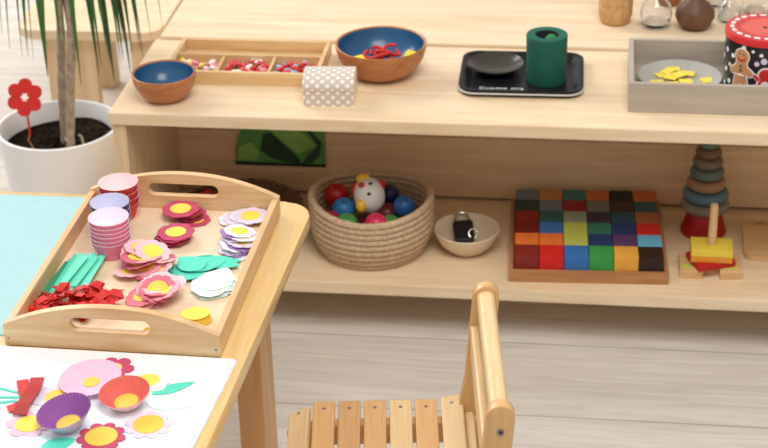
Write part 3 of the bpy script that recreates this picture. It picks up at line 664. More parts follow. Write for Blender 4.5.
WHT = plain('white_enamel', (0.85, 0.84, 0.84), 0.4, 0.02); GING = plain('gingerbread_print', srgb(198, 142, 98), 0.5, 0.06); PNK = plain('lilac_dot_print', srgb(216, 204, 226), 0.5, 0.02)
link('body', lathe([(0, 0), (TR_-0.001, 0), (TR_, 0.001), (TR_, TH_-0.008), (0, TH_-0.008)], 72), BLKT, tn, smooth=True)
lid = link('lid', lathe([(TR_+0.0006, TH_-0.0135), (TR_+0.0022, TH_-0.0135), (TR_+0.0022, TH_-0.002), (TR_+0.001, TH_), (TR_-0.004, TH_+0.0005), (0.047, TH_+0.0005), (0.046, TH_-0.001), (0, TH_-0.001)], 72, mis=[0, 0, 0, 0, 0, 1, 1]), [REDL, SALM], tn, smooth=True)
for k in range(20):
    a = 2*PI*k/20; o = link('white_dash', prism(rrect(-0.0068, 0.0068, -0.0042, 0.0042, 0.0040, 4), 0, 0.0005), WHT, lid, ((0.0625)*math.cos(a), 0.0625*math.sin(a), TH_+0.0004), (0, 0, a+PI/2))
kn = link('lid_hole', lathe([(0, TH_-0.0009), (0.004, TH_-0.0009), (0.004, TH_-0.0004), (0, TH_-0.0004)], 20), DARK, tn)
def wrap(name, polys, a0, z0, mats, lift=0.0006, parent=tn, k=1.0):
    """flat shapes (u right, v up) bent around the tin at angle a0."""
    bm = bmesh.new()
    for pts, mi, lv in polys:
        pts = [(p_[0]*k, p_[1]*k) for p_ in pts]; n = len(pts); cu_ = sum(p[0] for p in pts)/n; cv_ = sum(p[1] for p in pts)/n
        def P(u, v, d):
            a = a0+u/TR_; r = TR_+lift*lv+d; return (r*math.cos(a), r*math.sin(a), z0+v)
        rings = []
        for s in (0.0, 0.35, 0.7, 1.0): 
            rings.append([bm.verts.new(P(cu_+(u-cu_)*s, cv_+(v-cv_)*s, 0)) for u, v in pts] if s else [bm.verts.new(P(cu_, cv_, 0))])
        rim = [bm.verts.new(P(u, v, -0.0006*lv-0.0002)) for u, v in pts]
        for i in range(n):
            j = (i+1) % n; fs = [bm.faces.new((rings[0][0], rings[1][i], rings[1][j]))]
            for A, B in ((rings[1], rings[2]), (rings[2], rings[3]), (rings[3], rim)): fs.append(bm.faces.new((A[i], B[i], B[j], A[j])))
            for f in fs: f.material_index = mi
    return link(name, bm, mats, parent)
def circ(cx, cy, r, n=18, sx=1, sy=1): return [(cx+r*sx*math.cos(2*PI*i/n), cy+r*sy*math.sin(2*PI*i/n)) for i in range(n)]
def capsule(x0, y0, x1, y1, r, n=6):
    a = math.atan2(y1-y0, x1-x0); pts = []
    for i in range(n+1): t = a-PI/2+PI*i/n; pts.append((x1+r*math.cos(t), y1+r*math.sin(t)))
    for i in range(n+1): t = a+PI/2+PI*i/n; pts.append((x0+r*math.cos(t), y0+r*math.sin(t)))
    return pts
def man(o_, mi, lv):
    o_ = o_/1.4
    return [(circ(0, 0.020, 0.0105+o_), mi, lv), (capsule(0, 0.010, 0, -0.006, 0.0085+o_), mi, lv), (capsule(-0.004, 0.004, -0.0135, -0.003, 0.0045+o_), mi, lv), (capsule(0.004, 0.004, 0.0135, -0.003, 0.0045+o_), mi, lv), (capsule(-0.004, -0.010, -0.0065, -0.024, 0.0050+o_), mi, lv), (capsule(0.004, -0.010, 0.0065, -0.024, 0.0050+o_), mi, lv)]
cam_a = math.atan2(-2.97-0.197, 0.698-1.022)     # side of the tin facing the room
GA = cam_a - 0.55
wrap('gingerbread_figure', man(0.0022, 0, 1) + man(0, 1, 2) + [(circ(0, 0.0175, 0.0062, 14, 1.0, 0.8), 2, 3), (circ(0, 0.0195, 0.0052, 14, 1.0, 0.7), 1, 4), (circ(-0.003, 0.0235, 0.0012, 8), 3, 4), (circ(0.003, 0.0235, 0.0012, 8), 3, 4), (circ(0, 0.006, 0.0018, 8), 3, 4), (circ(0, 0.000, 0.0018, 8), 3, 4), (circ(0, -0.007, 0.0025, 8, 2.6, 0.6), 0, 3)], GA, 0.062, [WHT, GING, REDL, plain('icing_dark', (0.12, 0.06, 0.04), 0.5)], k=1.4)
# bell-shaped red and white figure to the right of it
wrap('red_coat_figure', [(circ(0, 0.008, 0.0155), 0, 1), (circ(0, -0.012, 0.0165), 0, 1), (circ(0, 0.008, 0.0125), 1, 2), (circ(0, -0.012, 0.0135), 1, 2), (circ(0, -0.012, 0.0075), 0, 3), (capsule(-0.013, -0.001, -0.020, 0.006, 0.0045), 0, 1), (capsule(-0.013, -0.001, -0.020, 0.006, 0.003), 1, 2)], GA+0.66, 0.050, [WHT, REDL])
rd = random.Random(11)
for (da, z, r) in ((-0.30, 0.085, 0.0045), (-0.42, 0.064, 0.0035), (-0.40, 0.030, 0.0045), (0.04, 0.108, 0.0045), (0.42, 0.080, 0.0048), (0.40, 0.034, 0.0040), (0.60, 0.086, 0.0062), (0.52, 0.098, 0.0036), (0.36, 0.016, 0.0045), (0.0, 0.008, 0.003), (0.85, 0.095, 0.0055), (1.05, 0.060, 0.0062), (0.9, 0.02, 0.005), (-0.6, 0.09, 0.0055), (-0.6, 0.05, 0.0045), (-0.85, 0.07, 0.006), (-0.65, 0.02, 0.004), (1.3, 0.085, 0.0055), (1.3, 0.03, 0.006), (0.30, 0.104, 0.003)):
    wrap('snow_dot', [(circ(0, 0, r, 16), 0, 1)], GA+da, z, [PNK if r > 0.0046 else WHT])

# ------------------------------------------------------------------ vases on the back unit
CORK = plain('cork_clay', srgb(200, 158, 108), 0.75, 0.22, scale=90, bump=0.4); BRN = plain('brown_clay', srgb(104, 70, 48), 0.5, 0.25, scale=30, bump=0.2)
GLASS = plain('clear_glass', (0.96, 0.98, 1.0), 0.02, 0.0, trans=1.0, ior=1.45); AMB = plain('amber_ceramic', srgb(150, 92, 46), 0.4, 0.2)
o = link('vase', lathe([(0, 0), (0.026, 0), (0.031, 0.004), (0.036, 0.020), (0.037, 0.060), (0.034, 0.095), (0.024, 0.110), (0.021, 0.112), (0.021, 0.10), (0, 0.10)], 40), CORK, loc=(0.7295, 0.535, RZ), smooth=True); tag(o, 'speckled tan cork-like vase at the top edge, left of the glass globe', 'vase')
o = link('vase', lathe([(0, 0), (0.022, 0), (0.034, 0.010), (0.042, 0.028), (0.040, 0.042), (0.028, 0.057), (0.016, 0.066), (0.013, 0.080), (0.013, 0.11), (0.016, 0.115), (0.012, 0.114), (0.010, 0.08), (0, 0.078)], 48), BRN, loc=(0.8970, 0.512, RZ), smooth=True); tag(o, 'dark brown round-bellied clay vase with a narrow neck', 'vase')
def glass_vase(x, y, r, h, neck, label):
    o_ = [(0, 0), (r*0.5, 0), (r*0.92, r*0.4), (r, r*0.95), (r*0.86, r*1.5), (neck, r*2.0), (neck, h)]
    i_ = [(max(0, a-0.0022), b2+(0.004 if k < 2 else 0)) for k, (a, b2) in enumerate(o_)][::-1]
    i_[-1] = (0, 0.004)
    o = link('glass_vase', lathe(o_+i_, 48), GLASS, loc=(x, y, RZ), smooth=True); return tag(o, label, 'glass vase')
glass_vase(0.8155, 0.512, 0.0345, 0.12, 0.013, 'clear round glass globe vase between the tan and brown vases')
glass_vase(0.970, 0.550, 0.026, 0.12, 0.010, 'clear glass bottle vase just right of the brown vase')
glass_vase(1.03, 0.600, 0.030, 0.14, 0.012, 'clear glass bottle vase behind the red-lidded tin')
glass_vase(0.950, 0.645, 0.028, 0.12, 0.012, 'clear glass vase behind the brown vase')
o = link('vase', lathe([(0, 0), (0.02, 0), (0.03, 0.012), (0.033, 0.03), (0.026, 0.05), (0.015, 0.06), (0.015, 0.09), (0, 0.09)], 36), AMB, loc=(0.846, 0.655, RZ), smooth=True); tag(o, 'amber brown vase partly hidden behind the clear globe', 'vase')

# ------------------------------------------------------------------ lower shelf: rope basket
ROPE = plain('jute_rope', srgb(198, 170, 138), 0.85, 0.22, scale=160, bump=0.6)
bk_ = empty('rope_basket', (0.243, 0.158, 0), label='round coiled jute rope basket full of coloured balls on the lower shelf', cat='basket')
nb = 9; rbz = 0.0072
def brad(z): return 0.098+0.024*(1-(1-min(1, z/0.07))**2)
def coil(k0, k1):
    bm = bmesh.new()
    for k in range(k0, k1):
        z = rbz+k*0.0135; R0 = brad(z)
        pts = []
        n = 72
        rings = []
        for i in range(n):
            a = 2*PI*i/n; rr2 = R0*(1+0.02*math.cos(2*a+0.6)*z/0.11); zz = z+0.006*(z/0.11)**2*math.cos(2*a)
            ring = []
            for q in range(10):
                b2 = 2*PI*q/10; tw = 0.0073*(1+0.07*math.cos(5*b2/1+i*1.9))
                ring.append(bm.verts.new(((rr2+tw*math.cos(b2))*math.cos(a), (rr2+tw*math.cos(b2))*math.sin(a), zz+tw*math.sin(b2))))
            rings.append(ring)
        for i in range(n):
            A, B = rings[i], rings[(i+1) % n]
            for q in range(10): bm.faces.new((A[q], A[(q+1) % 10], B[(q+1) % 10], B[q]))
    return bm
link('coiled_wall', coil(0, nb), ROPE, bk_, smooth=True)
link('base_disc', lathe([(0, 0.0005), (0.1, 0.0005), (0.1, 0.006), (0, 0.006)], 48), ROPE, bk_)
lb = link('fabric_tag', bx(-0.006, 0.006, -0.001, 0.001, 0, 0.022), plain('clear_tag', (0.62, 0.56, 0.5), 0.4), bk_, (0.083, 0.081, 0.088), (0, 0, math.radians(-45))); lb['label'] = 'small translucent tag'
BALL = {'deep red': srgb(176, 24, 28), 'bright blue': srgb(46, 120, 182), 'grass green': srgb(70, 150, 74), 'crimson': srgb(176, 34, 64), 'raspberry pink': srgb(216, 48, 92), 'ocean blue': srgb(36, 96, 154), 'navy blue': srgb(24, 40, 92), 'maroon': srgb(96, 26, 34)}
def ball(c, x, y, z, r, label):
    o = link('ball', sphere(r, 28), plain('ball_'+c.replace(' ', '_'), BALL[c], 0.35, 0.08, spec=0.5), loc=(x, y, z), smooth=True); tag(o, label, 'ball')
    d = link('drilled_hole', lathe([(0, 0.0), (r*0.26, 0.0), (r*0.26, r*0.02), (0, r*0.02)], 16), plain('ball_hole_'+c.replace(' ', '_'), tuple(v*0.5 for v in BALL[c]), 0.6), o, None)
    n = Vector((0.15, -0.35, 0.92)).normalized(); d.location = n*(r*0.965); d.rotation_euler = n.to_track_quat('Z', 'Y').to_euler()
ball('deep red', 0.165, 0.195, 0.098, 0.026, 'deep red wooden ball at the back left of the rope basket')
ball('bright blue', 0.187, 0.145, 0.092, 0.024, 'bright blue wooden ball in front of the deep red one in the basket')
ball('grass green', 0.200, 0.092, 0.084, 0.024, 'grass green ball at the front left rim of the basket')
ball('crimson', 0.166, 0.124, 0.074, 0.022, 'crimson ball half hidden at the left rim of the basket')
ball('raspberry pink', 0.262, 0.086, 0.090, 0.024, 'raspberry pink ball at the front rim of the basket')
ball('grass green', 0.288, 0.104, 0.080, 0.022, 'green ball half hidden right of the pink ball in the basket')
ball('ocean blue', 0.312, 0.152, 0.099, 0.0235, 'ocean blue ball at the right side of the basket')
ball('navy blue', 0.274, 0.212, 0.096, 0.021, 'navy blue ball behind the toy hen in the basket')
ball('maroon', 0.276, 0.152, 0.080, 0.024, 'maroon ball between the toy hen and the ocean blue ball')
ball('navy blue', 0.305, 0.190, 0.062, 0.024, 'navy blue ball low at the back right of the basket')
ball('maroon', 0.226, 0.140, 0.048, 0.026, 'maroon ball low in the middle of the basket under the toy hen')
HW = plain('hen_white', (0.82, 0.80, 0.74), 0.5, 0.03); HR = plain('hen_red', srgb(206, 34, 30), 0.45); HY = plain('hen_yellow', srgb(240, 196, 60), 0.5); HK = plain('hen_black', (0.02, 0.03, 0.06), 0.3)
hn = empty('toy_hen', (0.239, 0.160, 0.118), (math.radians(-20), math.radians(-12), 0), 'white egg-shaped toy hen with red wings and yellow feet in the basket', 'toy')
link('body', sphere(0.034, 32, 0.95, 0.95, 1.12), HW, hn, smooth=True)
for nm, p, r, m_, sc in (('comb', (-0.006, -0.004, 0.037), 0.0115, HY, (1.3, 0.7, 0.9)), ('beak', (-0.007, -0.026, 0.026), 0.0062, HR, (1.1, 1, 0.9)), ('eye', (0.012, -0.024, 0.026), 0.0038, HK, (1.2, 0.8, 0.8)), ('eye', (0.007, -0.0325, 0.006), 0.0040, HK, (1.1, 0.8, 0.8)), ('foot', (-0.015, -0.027, -0.016), 0.0125, HY, (0.9, 0.8, 1.15)), ('wing', (-0.030, 0.006, 0.014), 0.0135, HR, (0.5, 1, 1.1)), ('wing', (0.031, 0.006, 0.018), 0.0105, HR, (0.45, 1, 1.0))):
    link(nm, sphere(r, 18, *sc), m_, hn, p, smooth=True)

# ------------------------------------------------------------------ dark round basket at the back left
DWK = plain('dark_wicker', srgb(120, 92, 68), 0.8, 0.3, scale=120, bump=0.5)
db = empty('wicker_basket', (-0.045, 0.200, 0), label='low dark brown wicker basket on the lower shelf behind the tray', cat='basket')
bm = bmesh.new()
for k in range(7):
    z = 0.0045+k*0.0085; R0 = 0.122+0.010*k/6; pts = [((R0+0.0015*math.cos(i*PI+k*PI))*math.cos(2*PI*i/64), (R0+0.0015*math.cos(i*PI+k*PI))*math.sin(2*PI*i/64), z) for i in range(65)]
    tube(pts, 0.0044, 6, False, bm)
link('woven_wall', bm, DWK, db, smooth=True); link('base_disc', lathe([(0, 0.0004), (0.12, 0.0004), (0.12, 0.004), (0, 0.004)], 40), DWK, db)
o = link('fabric_cone', lathe([(0, 0), (0.040, 0), (0.041, 0.004), (0.041, 0.052), (0.038, 0.058), (0.003, 0.086), (0, 0.087)], 28), plain('dark_red_felt', srgb(176, 28, 28), 0.7), loc=(-0.117, 0.215, 0.0045), smooth=True); tag(o, 'dark red felt cone-topped block seen through the back tray handle', 'cone')

# green arch toy on the back panel
GP = plain('green_felt_toy', srgb(136, 186, 92), 0.6, 0.15, scale=25); GPD = plain('deep_green_toy', srgb(34, 66, 38), 0.6, 0.2, scale=25); GPM = plain('mid_green_toy', srgb(90, 152, 78), 0.6, 0.15)
px0, px1, pz0 = -0.085, 0.114, 0.0735
ga = empty('green_panel', (0.0115, 0.383, pz0), label='green arched leaf-patterned panel with black bottom edge on the shelf back', cat='panel')
w2 = (px1-px0)/2
arc = [(-w2, 0.006), (w2, 0.006), (w2+0.001, 0.045), (w2, 0.075), (w2-0.006, 0.092), (w2-0.018, 0.106), (w2-0.045, 0.116), (0, 0.120), (-w2+0.05, 0.114), (-w2+0.022, 0.094), (-w2+0.008, 0.066), (-w2+0.001, 0.036)]
link('arch_plate', prism(arc, -0.009, 0, 0.001, 'Y'), GPM, ga)
link('base_strip', bx(-w2-0.001, w2+0.001, -0.011, 0, 0, 0.0055, bev=0.0006), plain('black_strip', (0.008, 0.008, 0.008), 0.5), ga)
link('leaf_shape', prism([(-0.035, 0.075), (-0.018, 0.080), (0.012, 0.050), (0.043, 0.018), (0.045, 0.008), (0.010, 0.010), (-0.020, 0.020), (-0.042, 0.036)], -0.0115, -0.009, 0, 'Y'), GPD, ga)
link('leaf_shape', prism([(-0.022, 0.090), (0.045, 0.092), (0.080, 0.055), (0.045, 0.030), (0.012, 0.055)], -0.0118, -0.009, 0, 'Y'), GP, ga)
link('leaf_shape', prism([(0.050, 0.008), (0.060, 0.024), (0.086, 0.052), (0.062, 0.088), (0.070, 0.088), (0.094, 0.060), (0.090, 0.030), (0.072, 0.010)], -0.0112, -0.009, 0, 'Y'), GPD, ga)
link('leaf_shape', prism([(-0.095, 0.012), (-0.05, 0.012), (-0.045, 0.030), (-0.06, 0.055), (-0.09, 0.045)], -0.0105, -0.009, 0, 'Y'), GP, ga)

# cream bowl with padlock
CRB = plain('cream_bamboo', srgb(226, 206, 178), 0.45, 0.05)
r0 = 0.068
o = link('cream_bowl', lathe([(0, 0), (0.030, 0), (0.036, 0.002), (0.055, 0.020), (0.065, 0.038), (r0, 0.050), (r0-0.0015, 0.0515), (r0-0.0035, 0.050), (0.061, 0.038), (0.050, 0.021), (0.030, 0.006), (0, 0.005)], 56), CRB, loc=(0.4405, 0.160, 0), smooth=True)
tag(o, 'small cream bowl holding a padlock on the lower shelf beside the rope basket', 'bowl')
STL = plain('brushed_steel', (0.6, 0.58, 0.55), 0.25, 0.05, metal=1.0)
pd = empty('padlock', (0.432, 0.180, 0.0325), (math.radians(28), 0, math.radians(12)), 'black padlock with steel shackle lying in the cream bowl', 'padlock')
link('lock_body', prism(rrect(-0.021, 0.021, -0.026, 0.022, 0.006, 4), -0.007, 0.008, 0.001), plain('black_lock', (0.01, 0.01, 0.012), 0.35), pd)
link('shackle', tube([(-0.014, 0.018, 0)] + [(-0.014*math.cos(PI*i/12), 0.030+0.016*math.sin(PI*i/12), 0) for i in range(13)] + [(0.014, 0.018, 0)], 0.0036, 8), STL, pd, smooth=True)
link('key_ring', tube([(0.018+0.009*math.cos(2*PI*i/20), -0.014+0.009*math.sin(2*PI*i/20), 0.009+0.003*math.sin(2*PI*i/20)) for i in range(21)], 0.0014, 6), STL, pd, smooth=True)

# ------------------------------------------------------------------ cube tray with 36 cubes
ca = math.radians(3.59); c0 = Vector((0.5479, 0.0437, 0))
cb = empty('cube_tray', (0.5479-0.012, 0.0437-0.012, 0), (0, 0, math.radians(2.6)), 'square brown wooden tray filled with thirty-six coloured cubes on the lower shelf', 'tray')
S_ = 0.318; wl = 0.0088
link('tray_floor', bx(0.0002, S_-0.0002, 0.0002, S_-0.0002, 0.0003, 0.006), CUBEW, cb)
for a in ((0, S_, 0, wl), (0, S_, S_-wl, S_)): link('tray_wall', bx(*a, 0, 0.026, bev=0.0015), CUBEW, cb)
for a in ((0, wl, wl+0.0002, S_-wl-0.0002), (S_-wl, S_, wl+0.0002, S_-wl-0.0002)): link('tray_wall', bx(*a, 0, 0.026, bev=0.0015), CUBEW, cb)
CC = {'slate grey': (104, 120, 132), 'tan': (186, 128, 76), 'dark teal': (34, 88, 88), 'sea teal': (52, 112, 112), 'rust': (190, 104, 54), 'black': (20, 19, 21), 'forest green': (26, 62, 48), 'dark red': (138, 22, 22), 'dusty grey': (112, 116, 106), 'espresso': (62, 38, 30), 'sage grey': (140, 150, 126), 'dark purple': (50, 36, 64), 'petrol blue': (28, 78, 96), 'brown': (156, 96, 54), 'maroon': (112, 20, 22), 'blue': (54, 112, 178), 'yellow green': (188, 198, 92), 'teal green': (48, 120, 98), 'navy': (28, 56, 108), 'red': (206, 36, 32), 'orange': (234, 120, 52), 'purple': (88, 60, 108), 'sky blue': (102, 180, 210), 'brick red': (132, 40, 34), 'green': (56, 152, 72), 'amber': (228, 166, 70), 'brown black': (48, 30, 27)}
GRID = [['brick red', 'red', 'blue', 'green', 'amber', 'brown black'],
        ['orange', 'orange', 'yellow green', 'navy', 'purple', 'sky blue'],
        ['maroon', 'blue', 'yellow green', 'teal green', 'navy', 'red'],
        ['dark red', 'dark teal', 'sage grey', 'dark purple', 'petrol blue', 'brown'],
        ['forest green', 'slate grey', 'dark red', 'dusty grey', 'espresso', 'dark teal'],
        ['slate grey', 'tan', 'sea teal', 'rust', 'black', 'rust']]
ORD = ['front', 'second', 'third', 'fourth', 'fifth', 'back']; CO = ['first', 'second', 'third', 'fourth', 'fifth', 'last']
cube_me = None; pitch = 0.0496; cs = 0.0485
for r in range(6):
    for c in range(6):
        nm = GRID[r][c]; a2 = math.radians(2.6)
        lx, ly = 0.0105+pitch*c+cs/2, 0.0105+pitch*r+cs/2
        x = cb.location.x+lx*math.cos(a2)-ly*math.sin(a2); y = cb.location.y+lx*math.sin(a2)+ly*math.cos(a2)
        o = link('wooden_cube', bx(-cs/2, cs/2, -cs/2, cs/2, 0, 0.0485, bev=0.0013), plain('cube_'+nm.replace(' ', '_'), srgb(*CC[nm]), 0.45, 0.08, spec=0.35), loc=(x, y, 0.0063), rot=(0, 0, a2+math.radians(rnd.uniform(-0.8, 0.8))))
        tag(o, '%s wooden cube, %s from the left in the %s row' % (nm, CO[c], ORD[r]), 'cube', 'coloured cubes in the square tray')

# ------------------------------------------------------------------ ring tower
tw = empty('stacking_tower', (0.930, 0.280, 0), label='tall cone of stacked grey, blue and brown wooden rings on a red base', cat='stacking toy')
RG = [(0.013, 0.050, 'tower_red', (168, 26, 24)), (0.040, 0.042, 'tower_red', (168, 26, 24)), (0.0665, 0.0505, 'tower_slate', (126, 118, 104)), (0.0915, 0.0475, 'tower_blue', (88, 120, 132)), (0.1165, 0.041, 'tower_tan', (158, 122, 90)), (0.1410, 0.0355, 'tower_teal', (96, 112, 104)), (0.1650, 0.0315, 'tower_grey', (112, 100, 86)), (0.187, 0.027, 'tower_umber', (110, 84, 62)), (0.208, 0.022, 'tower_teal', (96, 112, 104)), (0.227, 0.016, 'tower_grey', (112, 100, 86))]
for i, (z, r, nm, c) in enumerate(RG):
    if i == 0:
        link('base', lathe([(0, 0), (0.046, 0), (0.048, 0.006), (0.034, 0.050), (0.030, 0.056), (0, 0.056)], 40), plain(nm, srgb(*c), 0.45, 0.1), tw, smooth=True); continue
    if i == 1: continue
    t = 0.0122; prof = [(r-t+t*math.cos(a), t*math.sin(a)*0.98) for a in [PI*k/10-PI/2 for k in range(11)]]
    link('ring', lathe([(0.006, -t)]+prof+[(0.006, t)], 44, close=True), plain(nm, srgb(*c), 0.45, 0.12), tw, (0, 0, z), smooth=True)
link('peg', tube([(0, 0, 0.05), (0, 0, 0.25)], 0.0055, 12), TOYW, tw)

# square stacker
sq = empty('shape_stacker', (0.9375, 0.1150, 0), label='wooden peg stacker with yellow and red plates, in front of the ring tower', cat='stacking toy')
def sqbase(z0, z1): return prism([(-0.062, -0.040), (-0.016, -0.040), (-0.016, -0.018), (0.018, -0.018), (0.018, -0.040), (0.062, -0.035), (0.062, 0.040), (-0.062, 0.036)], z0, z1, 0.001)
link('base', sqbase(0, 0.009), TOYW, sq); link('base', sqbase(0.0092, 0.018), TOYW, sq)
for x in (-0.042, 0.040):
    g_ = link('painted_patch', prism([(x-0.014, -0.030), (x+0.012, -0.027), (x+0.014, -0.012), (x-0.016, -0.014)], 0.0181, 0.0187), plain('lime_paint', srgb(200, 208, 96), 0.5), sq); g_['label'] = 'lime painted corner'
link('plate', bx(-0.040, 0.040, -0.033, 0.033, 0.0185, 0.031, bev=0.0015), plain('stacker_red', srgb(186, 24, 30), 0.45), sq, rot=(0, 0, math.radians(22)))
link('plate', bx(-0.041, 0.041, -0.028, 0.028, 0.0315, 0.044, bev=0.0015), plain('stacker_orange', srgb(228, 150, 48), 0.45), sq)
link('plate', bx(-0.041, 0.041, -0.028, 0.028, 0.0443, 0.060, bev=0.0015), plain('stacker_yellow', srgb(232, 208, 72), 0.45), sq)
link('peg', lathe([(0, 0.055), (0.0088, 0.055), (0.0080, 0.145), (0.006, 0.150), (0, 0.152)], 24), TOYW, sq, (0, 0, 0), smooth=True)

# wooden board at the right
o = link('wooden_board', loop_ring([(x, y) for x, y in rrect(-0.08, 0.08, -0.078, 0.078, 0.02, 7)], [(-0.044+(0.010+0.004*(abs(math.cos(math.radians(a)))))*math.cos(math.radians(a)), 0.066+0.005*math.sin(math.radians(a))) for a in [(90*q+90*i/7) for q in range(4) for i in range(8)]], 0.0005, 0.012), TOYW, loc=(1.090, 0.235, 0), rot=(0, 0, -0.03)); tag(o, 'flat rounded wooden board with a small slot at the right of the lower shelf', 'board')

# ------------------------------------------------------------------ potted plant
POT = plain('white_pot_ceramic', (0.84, 0.84, 0.85), 0.4, 0.01); SOIL = plain('dark_soil', (0.022, 0.015, 0.011), 1.0, 0.7, spec=0.0, scale=90, bump=1.0)
px, py = -0.488, 0.386
pp = empty('potted_plant', (px, py, FZ), label='dracaena with two thin trunks in a round white pot on the floor', cat='plant')
hP = 0.27; rP = 0.1365
pot = link('pot', lathe([(0, 0), (0.100, 0), (0.106, 0.006), (0.122, 0.12), (0.132, 0.22), (rP, hP-0.006), (rP, hP), (rP-0.006, hP+0.001), (rP-0.009, hP-0.004), (0.124, 0.20), (0.118, 0.12), (0.1, 0.01), (0, 0.01)], 72), POT, pp, smooth=True)
bm = bmesh.new(); rings = []; rs_ = random.Random(5)
for k in range(9):
    R0 = 0.1235*k/8
    rings.append([bm.verts.new((R0*math.cos(2*PI*i/56), R0*math.sin(2*PI*i/56), 0.224+(rs_.uniform(-0.006, 0.006) if 0 < k < 8 else 0)+0.010*math.exp(-((R0*math.cos(2*PI*i/56)-0.04)**2)/0.004))) for i in range(56)] if k else [bm.verts.new((0, 0, 0.226))])
for i in range(56):
    bm.faces.new((rings[0][0], rings[1][i], rings[1][(i+1) % 56]))
    for A, B in zip(rings[1:], rings[2:]): bm.faces.new((A[i], B[i], B[(i+1) % 56], A[(i+1) % 56]))
sl = link('soil', bm, SOIL, pp); tag(sl, kind='stuff')
BARK = plain('plant_bark', srgb(160, 144, 124), 0.85, 0.28, scale=60, bump=0.8)
def trunk(pts, r):
    n = 26; P_ = []; rad = []
    for i in range(n+1):
        t = i/n*(len(pts)-1); k = min(int(t), len(pts)-2); f = t-k; P_.append(Vector(pts[k]).lerp(Vector(pts[k+1]), f)); rad.append(r*(1+0.10*((i % 3)-1)*0.8))
    return link('trunk', tube(P_, r, 12, radii=rad), BARK, pp, smooth=True)
trunk([(0.012, -0.005, 0.21), (0.020, -0.008, 0.35), (0.036, -0.012, 0.50), (0.048, -0.02, 0.74)], 0.0090)
trunk([(0.037, -0.050, 0.21), (0.050, -0.045, 0.36), (0.068, -0.040, 0.50), (0.080, -0.03, 0.78)], 0.0102)
for (x0, y0, x1, y1, z1) in ((0.03, -0.05, 0.055, -0.085, 0.235), (0.055, -0.03, 0.075, -0.055, 0.262)):
    link('root', tube([(x0, y0, 0.26), ((x0+x1)/2, (y0+y1)/2, 0.262), (x1, y1, 0.225)], 0.003, 8), BARK, pp, smooth=True)
LF1 = plain('leaf_green', srgb(56, 108, 48), 0.4, 0.25, scale=30); LF2 = plain('leaf_dark_green', srgb(40, 76, 40), 0.4, 0.25, scale=30); LF3 = plain('leaf_tip_brown', srgb(120, 100, 74), 0.6, 0.2)
def leaf(x0, y0, z0, xt, yt, zt, w, m_, face=0.0):
    """strap leaf from the crown, arching over and hanging down to its tip (world coordinates)."""
    a = Vector((x0, y0, z0)); e = Vector((xt, yt, zt)); d = Vector((xt-x0, yt-y0, 0))
    top = a + d*0.75 + Vector((0, 0, 0.12)); hang = Vector((xt-d.x*0.06, yt-d.y*0.06, zt+0.25))
    cps = [a, top, hang, e]; bm = bmesh.new(); A = []
    n = 18
    wd = Vector((math.cos(face), math.sin(face), 0))
    for i in range(n+1):
        t = i/n; p = cps[0]*(1-t)**3+cps[1]*3*t*(1-t)**2+cps[2]*3*t*t*(1-t)+cps[3]*t**3
        ww = w*(0.5+0.5*min(1, t*4))*min(1, (1-t)*1.9+0.03)
        nrm = Vector((-wd.y, wd.x, 0))
        A.append([bm.verts.new(p-wd*ww/2), bm.verts.new(p+nrm*ww*0.16), bm.verts.new(p+wd*ww/2)])
    for P_, Q in zip(A, A[1:]):
        bm.faces.new((P_[0], P_[1], Q[1], Q[0])); bm.faces.new((P_[1], P_[2], Q[2], Q[1]))
    o = solid(link('leaf', bm, m_, smooth=True), 0.0007); o.location = (0, 0, 0); return local(o, pp)
rl = random.Random(21)
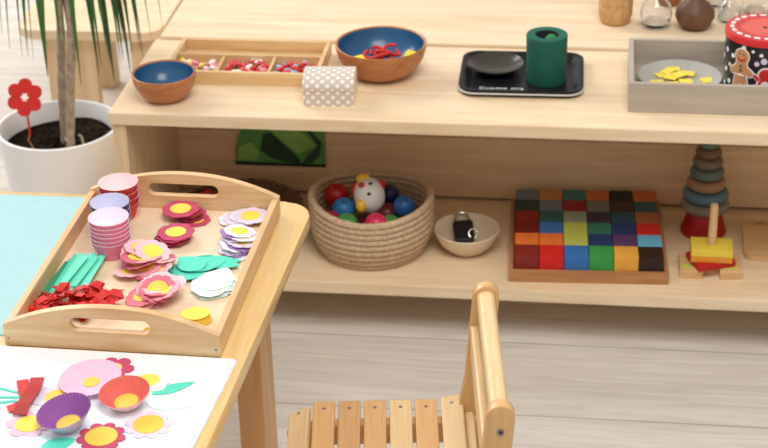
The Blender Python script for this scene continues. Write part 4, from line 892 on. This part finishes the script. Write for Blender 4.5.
# tips: x, y, z, width
TIPS = [(-0.587, 0.38, 0.362, 0.006), (-0.548, 0.38, 0.312, 0.006), (-0.531, 0.37, 0.320, 0.012), (-0.505, 0.40, 0.300, 0.012), (-0.516, 0.36, 0.318, 0.005),
        (-0.482, 0.34, 0.285, 0.022), (-0.430, 0.36, 0.290, 0.016), (-0.412, 0.35, 0.300, 0.009), (-0.395, 0.41, 0.410, 0.012), (-0.374, 0.36, 0.283, 0.018),
        (-0.350, 0.37, 0.305, 0.016), (-0.338, 0.35, 0.275, 0.018), (-0.322, 0.36, 0.310, 0.009), (-0.303, 0.36, 0.290, 0.018), (-0.283, 0.38, 0.335, 0.011),
        (-0.262, 0.40, 0.360, 0.006), (-0.240, 0.42, 0.372, 0.005), (-0.330, 0.42, 0.34, 0.012), (-0.310, 0.34, 0.330, 0.014), (-0.445, 0.34, 0.345, 0.012), (-0.370, 0.40, 0.40, 0.008), (-0.467, 0.44, 0.33, 0.006),
        (-0.570, 0.37, 0.335, 0.008), (-0.495, 0.37, 0.345, 0.012), (-0.406, 0.33, 0.270, 0.013), (-0.357, 0.33, 0.320, 0.013), (-0.292, 0.35, 0.345, 0.014), (-0.345, 0.34, 0.360, 0.016), (-0.272, 0.36, 0.325, 0.009)]
for i, (x, y, z, w) in enumerate(TIPS):
    leaf(px+(0.046 if i % 2 else 0.070), py-0.025, FZ+(0.74 if i % 2 else 0.78), x, y, z, w*1.6, (LF1, LF2, LF1, LF2, LF1)[i % 5], rl.uniform(-0.5, 0.5))
for i in range(14):
    a = 2*PI*i/14; leaf(px+(0.046 if i % 2 else 0.070), py-0.025, FZ+(0.74 if i % 2 else 0.78), px+0.058+0.20*math.cos(a), py-0.025+0.20*math.sin(a), 0.62+0.10*(i % 3), 0.016, LF1 if i % 2 else LF2, a+PI/2)
# red flower pick
fp = empty('flower_pick', (-0.536, 0.330, FZ+0.235), label='red wooden flower ornament on a stick, stuck into the plant pot soil', cat='ornament')
nP = 72; out = []; inn = []
for i in range(nP):
    a = 2*PI*i/nP
    # six round lobes
    best = 0
    for k in range(6):
        c = Vector((0.0265*math.cos(2*PI*k/6+PI/2), 0.0265*math.sin(2*PI*k/6+PI/2))); d = Vector((math.cos(a), math.sin(a)))
        bq = d.dot(c); disc = bq*bq-(c.length_squared-0.0150**2)
        if disc > 0: best = max(best, bq+math.sqrt(disc))
    best = max(best, 0.024); out.append((best*math.cos(a), best*math.sin(a))); ri = 0.0095*(1+0.2*math.cos(6*a)); inn.append((ri*math.cos(a), ri*math.sin(a)))
fl_ = link('flower_head', loop_ring(out, inn, -0.004, 0.004, 'Y'), plain('red_wood_paint', srgb(208, 40, 34), 0.45), fp, (0, 0, 0.124), (math.radians(-22), 0, math.radians(-6)))
link('stick', tube([(0, 0.002, 0.092), (0.001, 0.001, 0.050), (0.0, 0, 0.032)], 0.0024, 8), MC['red_wood_paint'], fp)
st_ = link('wire', tube([(0.0, 0, 0.0318), (-0.004, -0.002, 0.022), (0.001, 0, 0.010), (0.007, -0.002, -0.006)], 0.0018, 8), plain('copper_wire', srgb(176, 120, 76), 0.4), fp); st_['label'] = 'bare tan lower end'
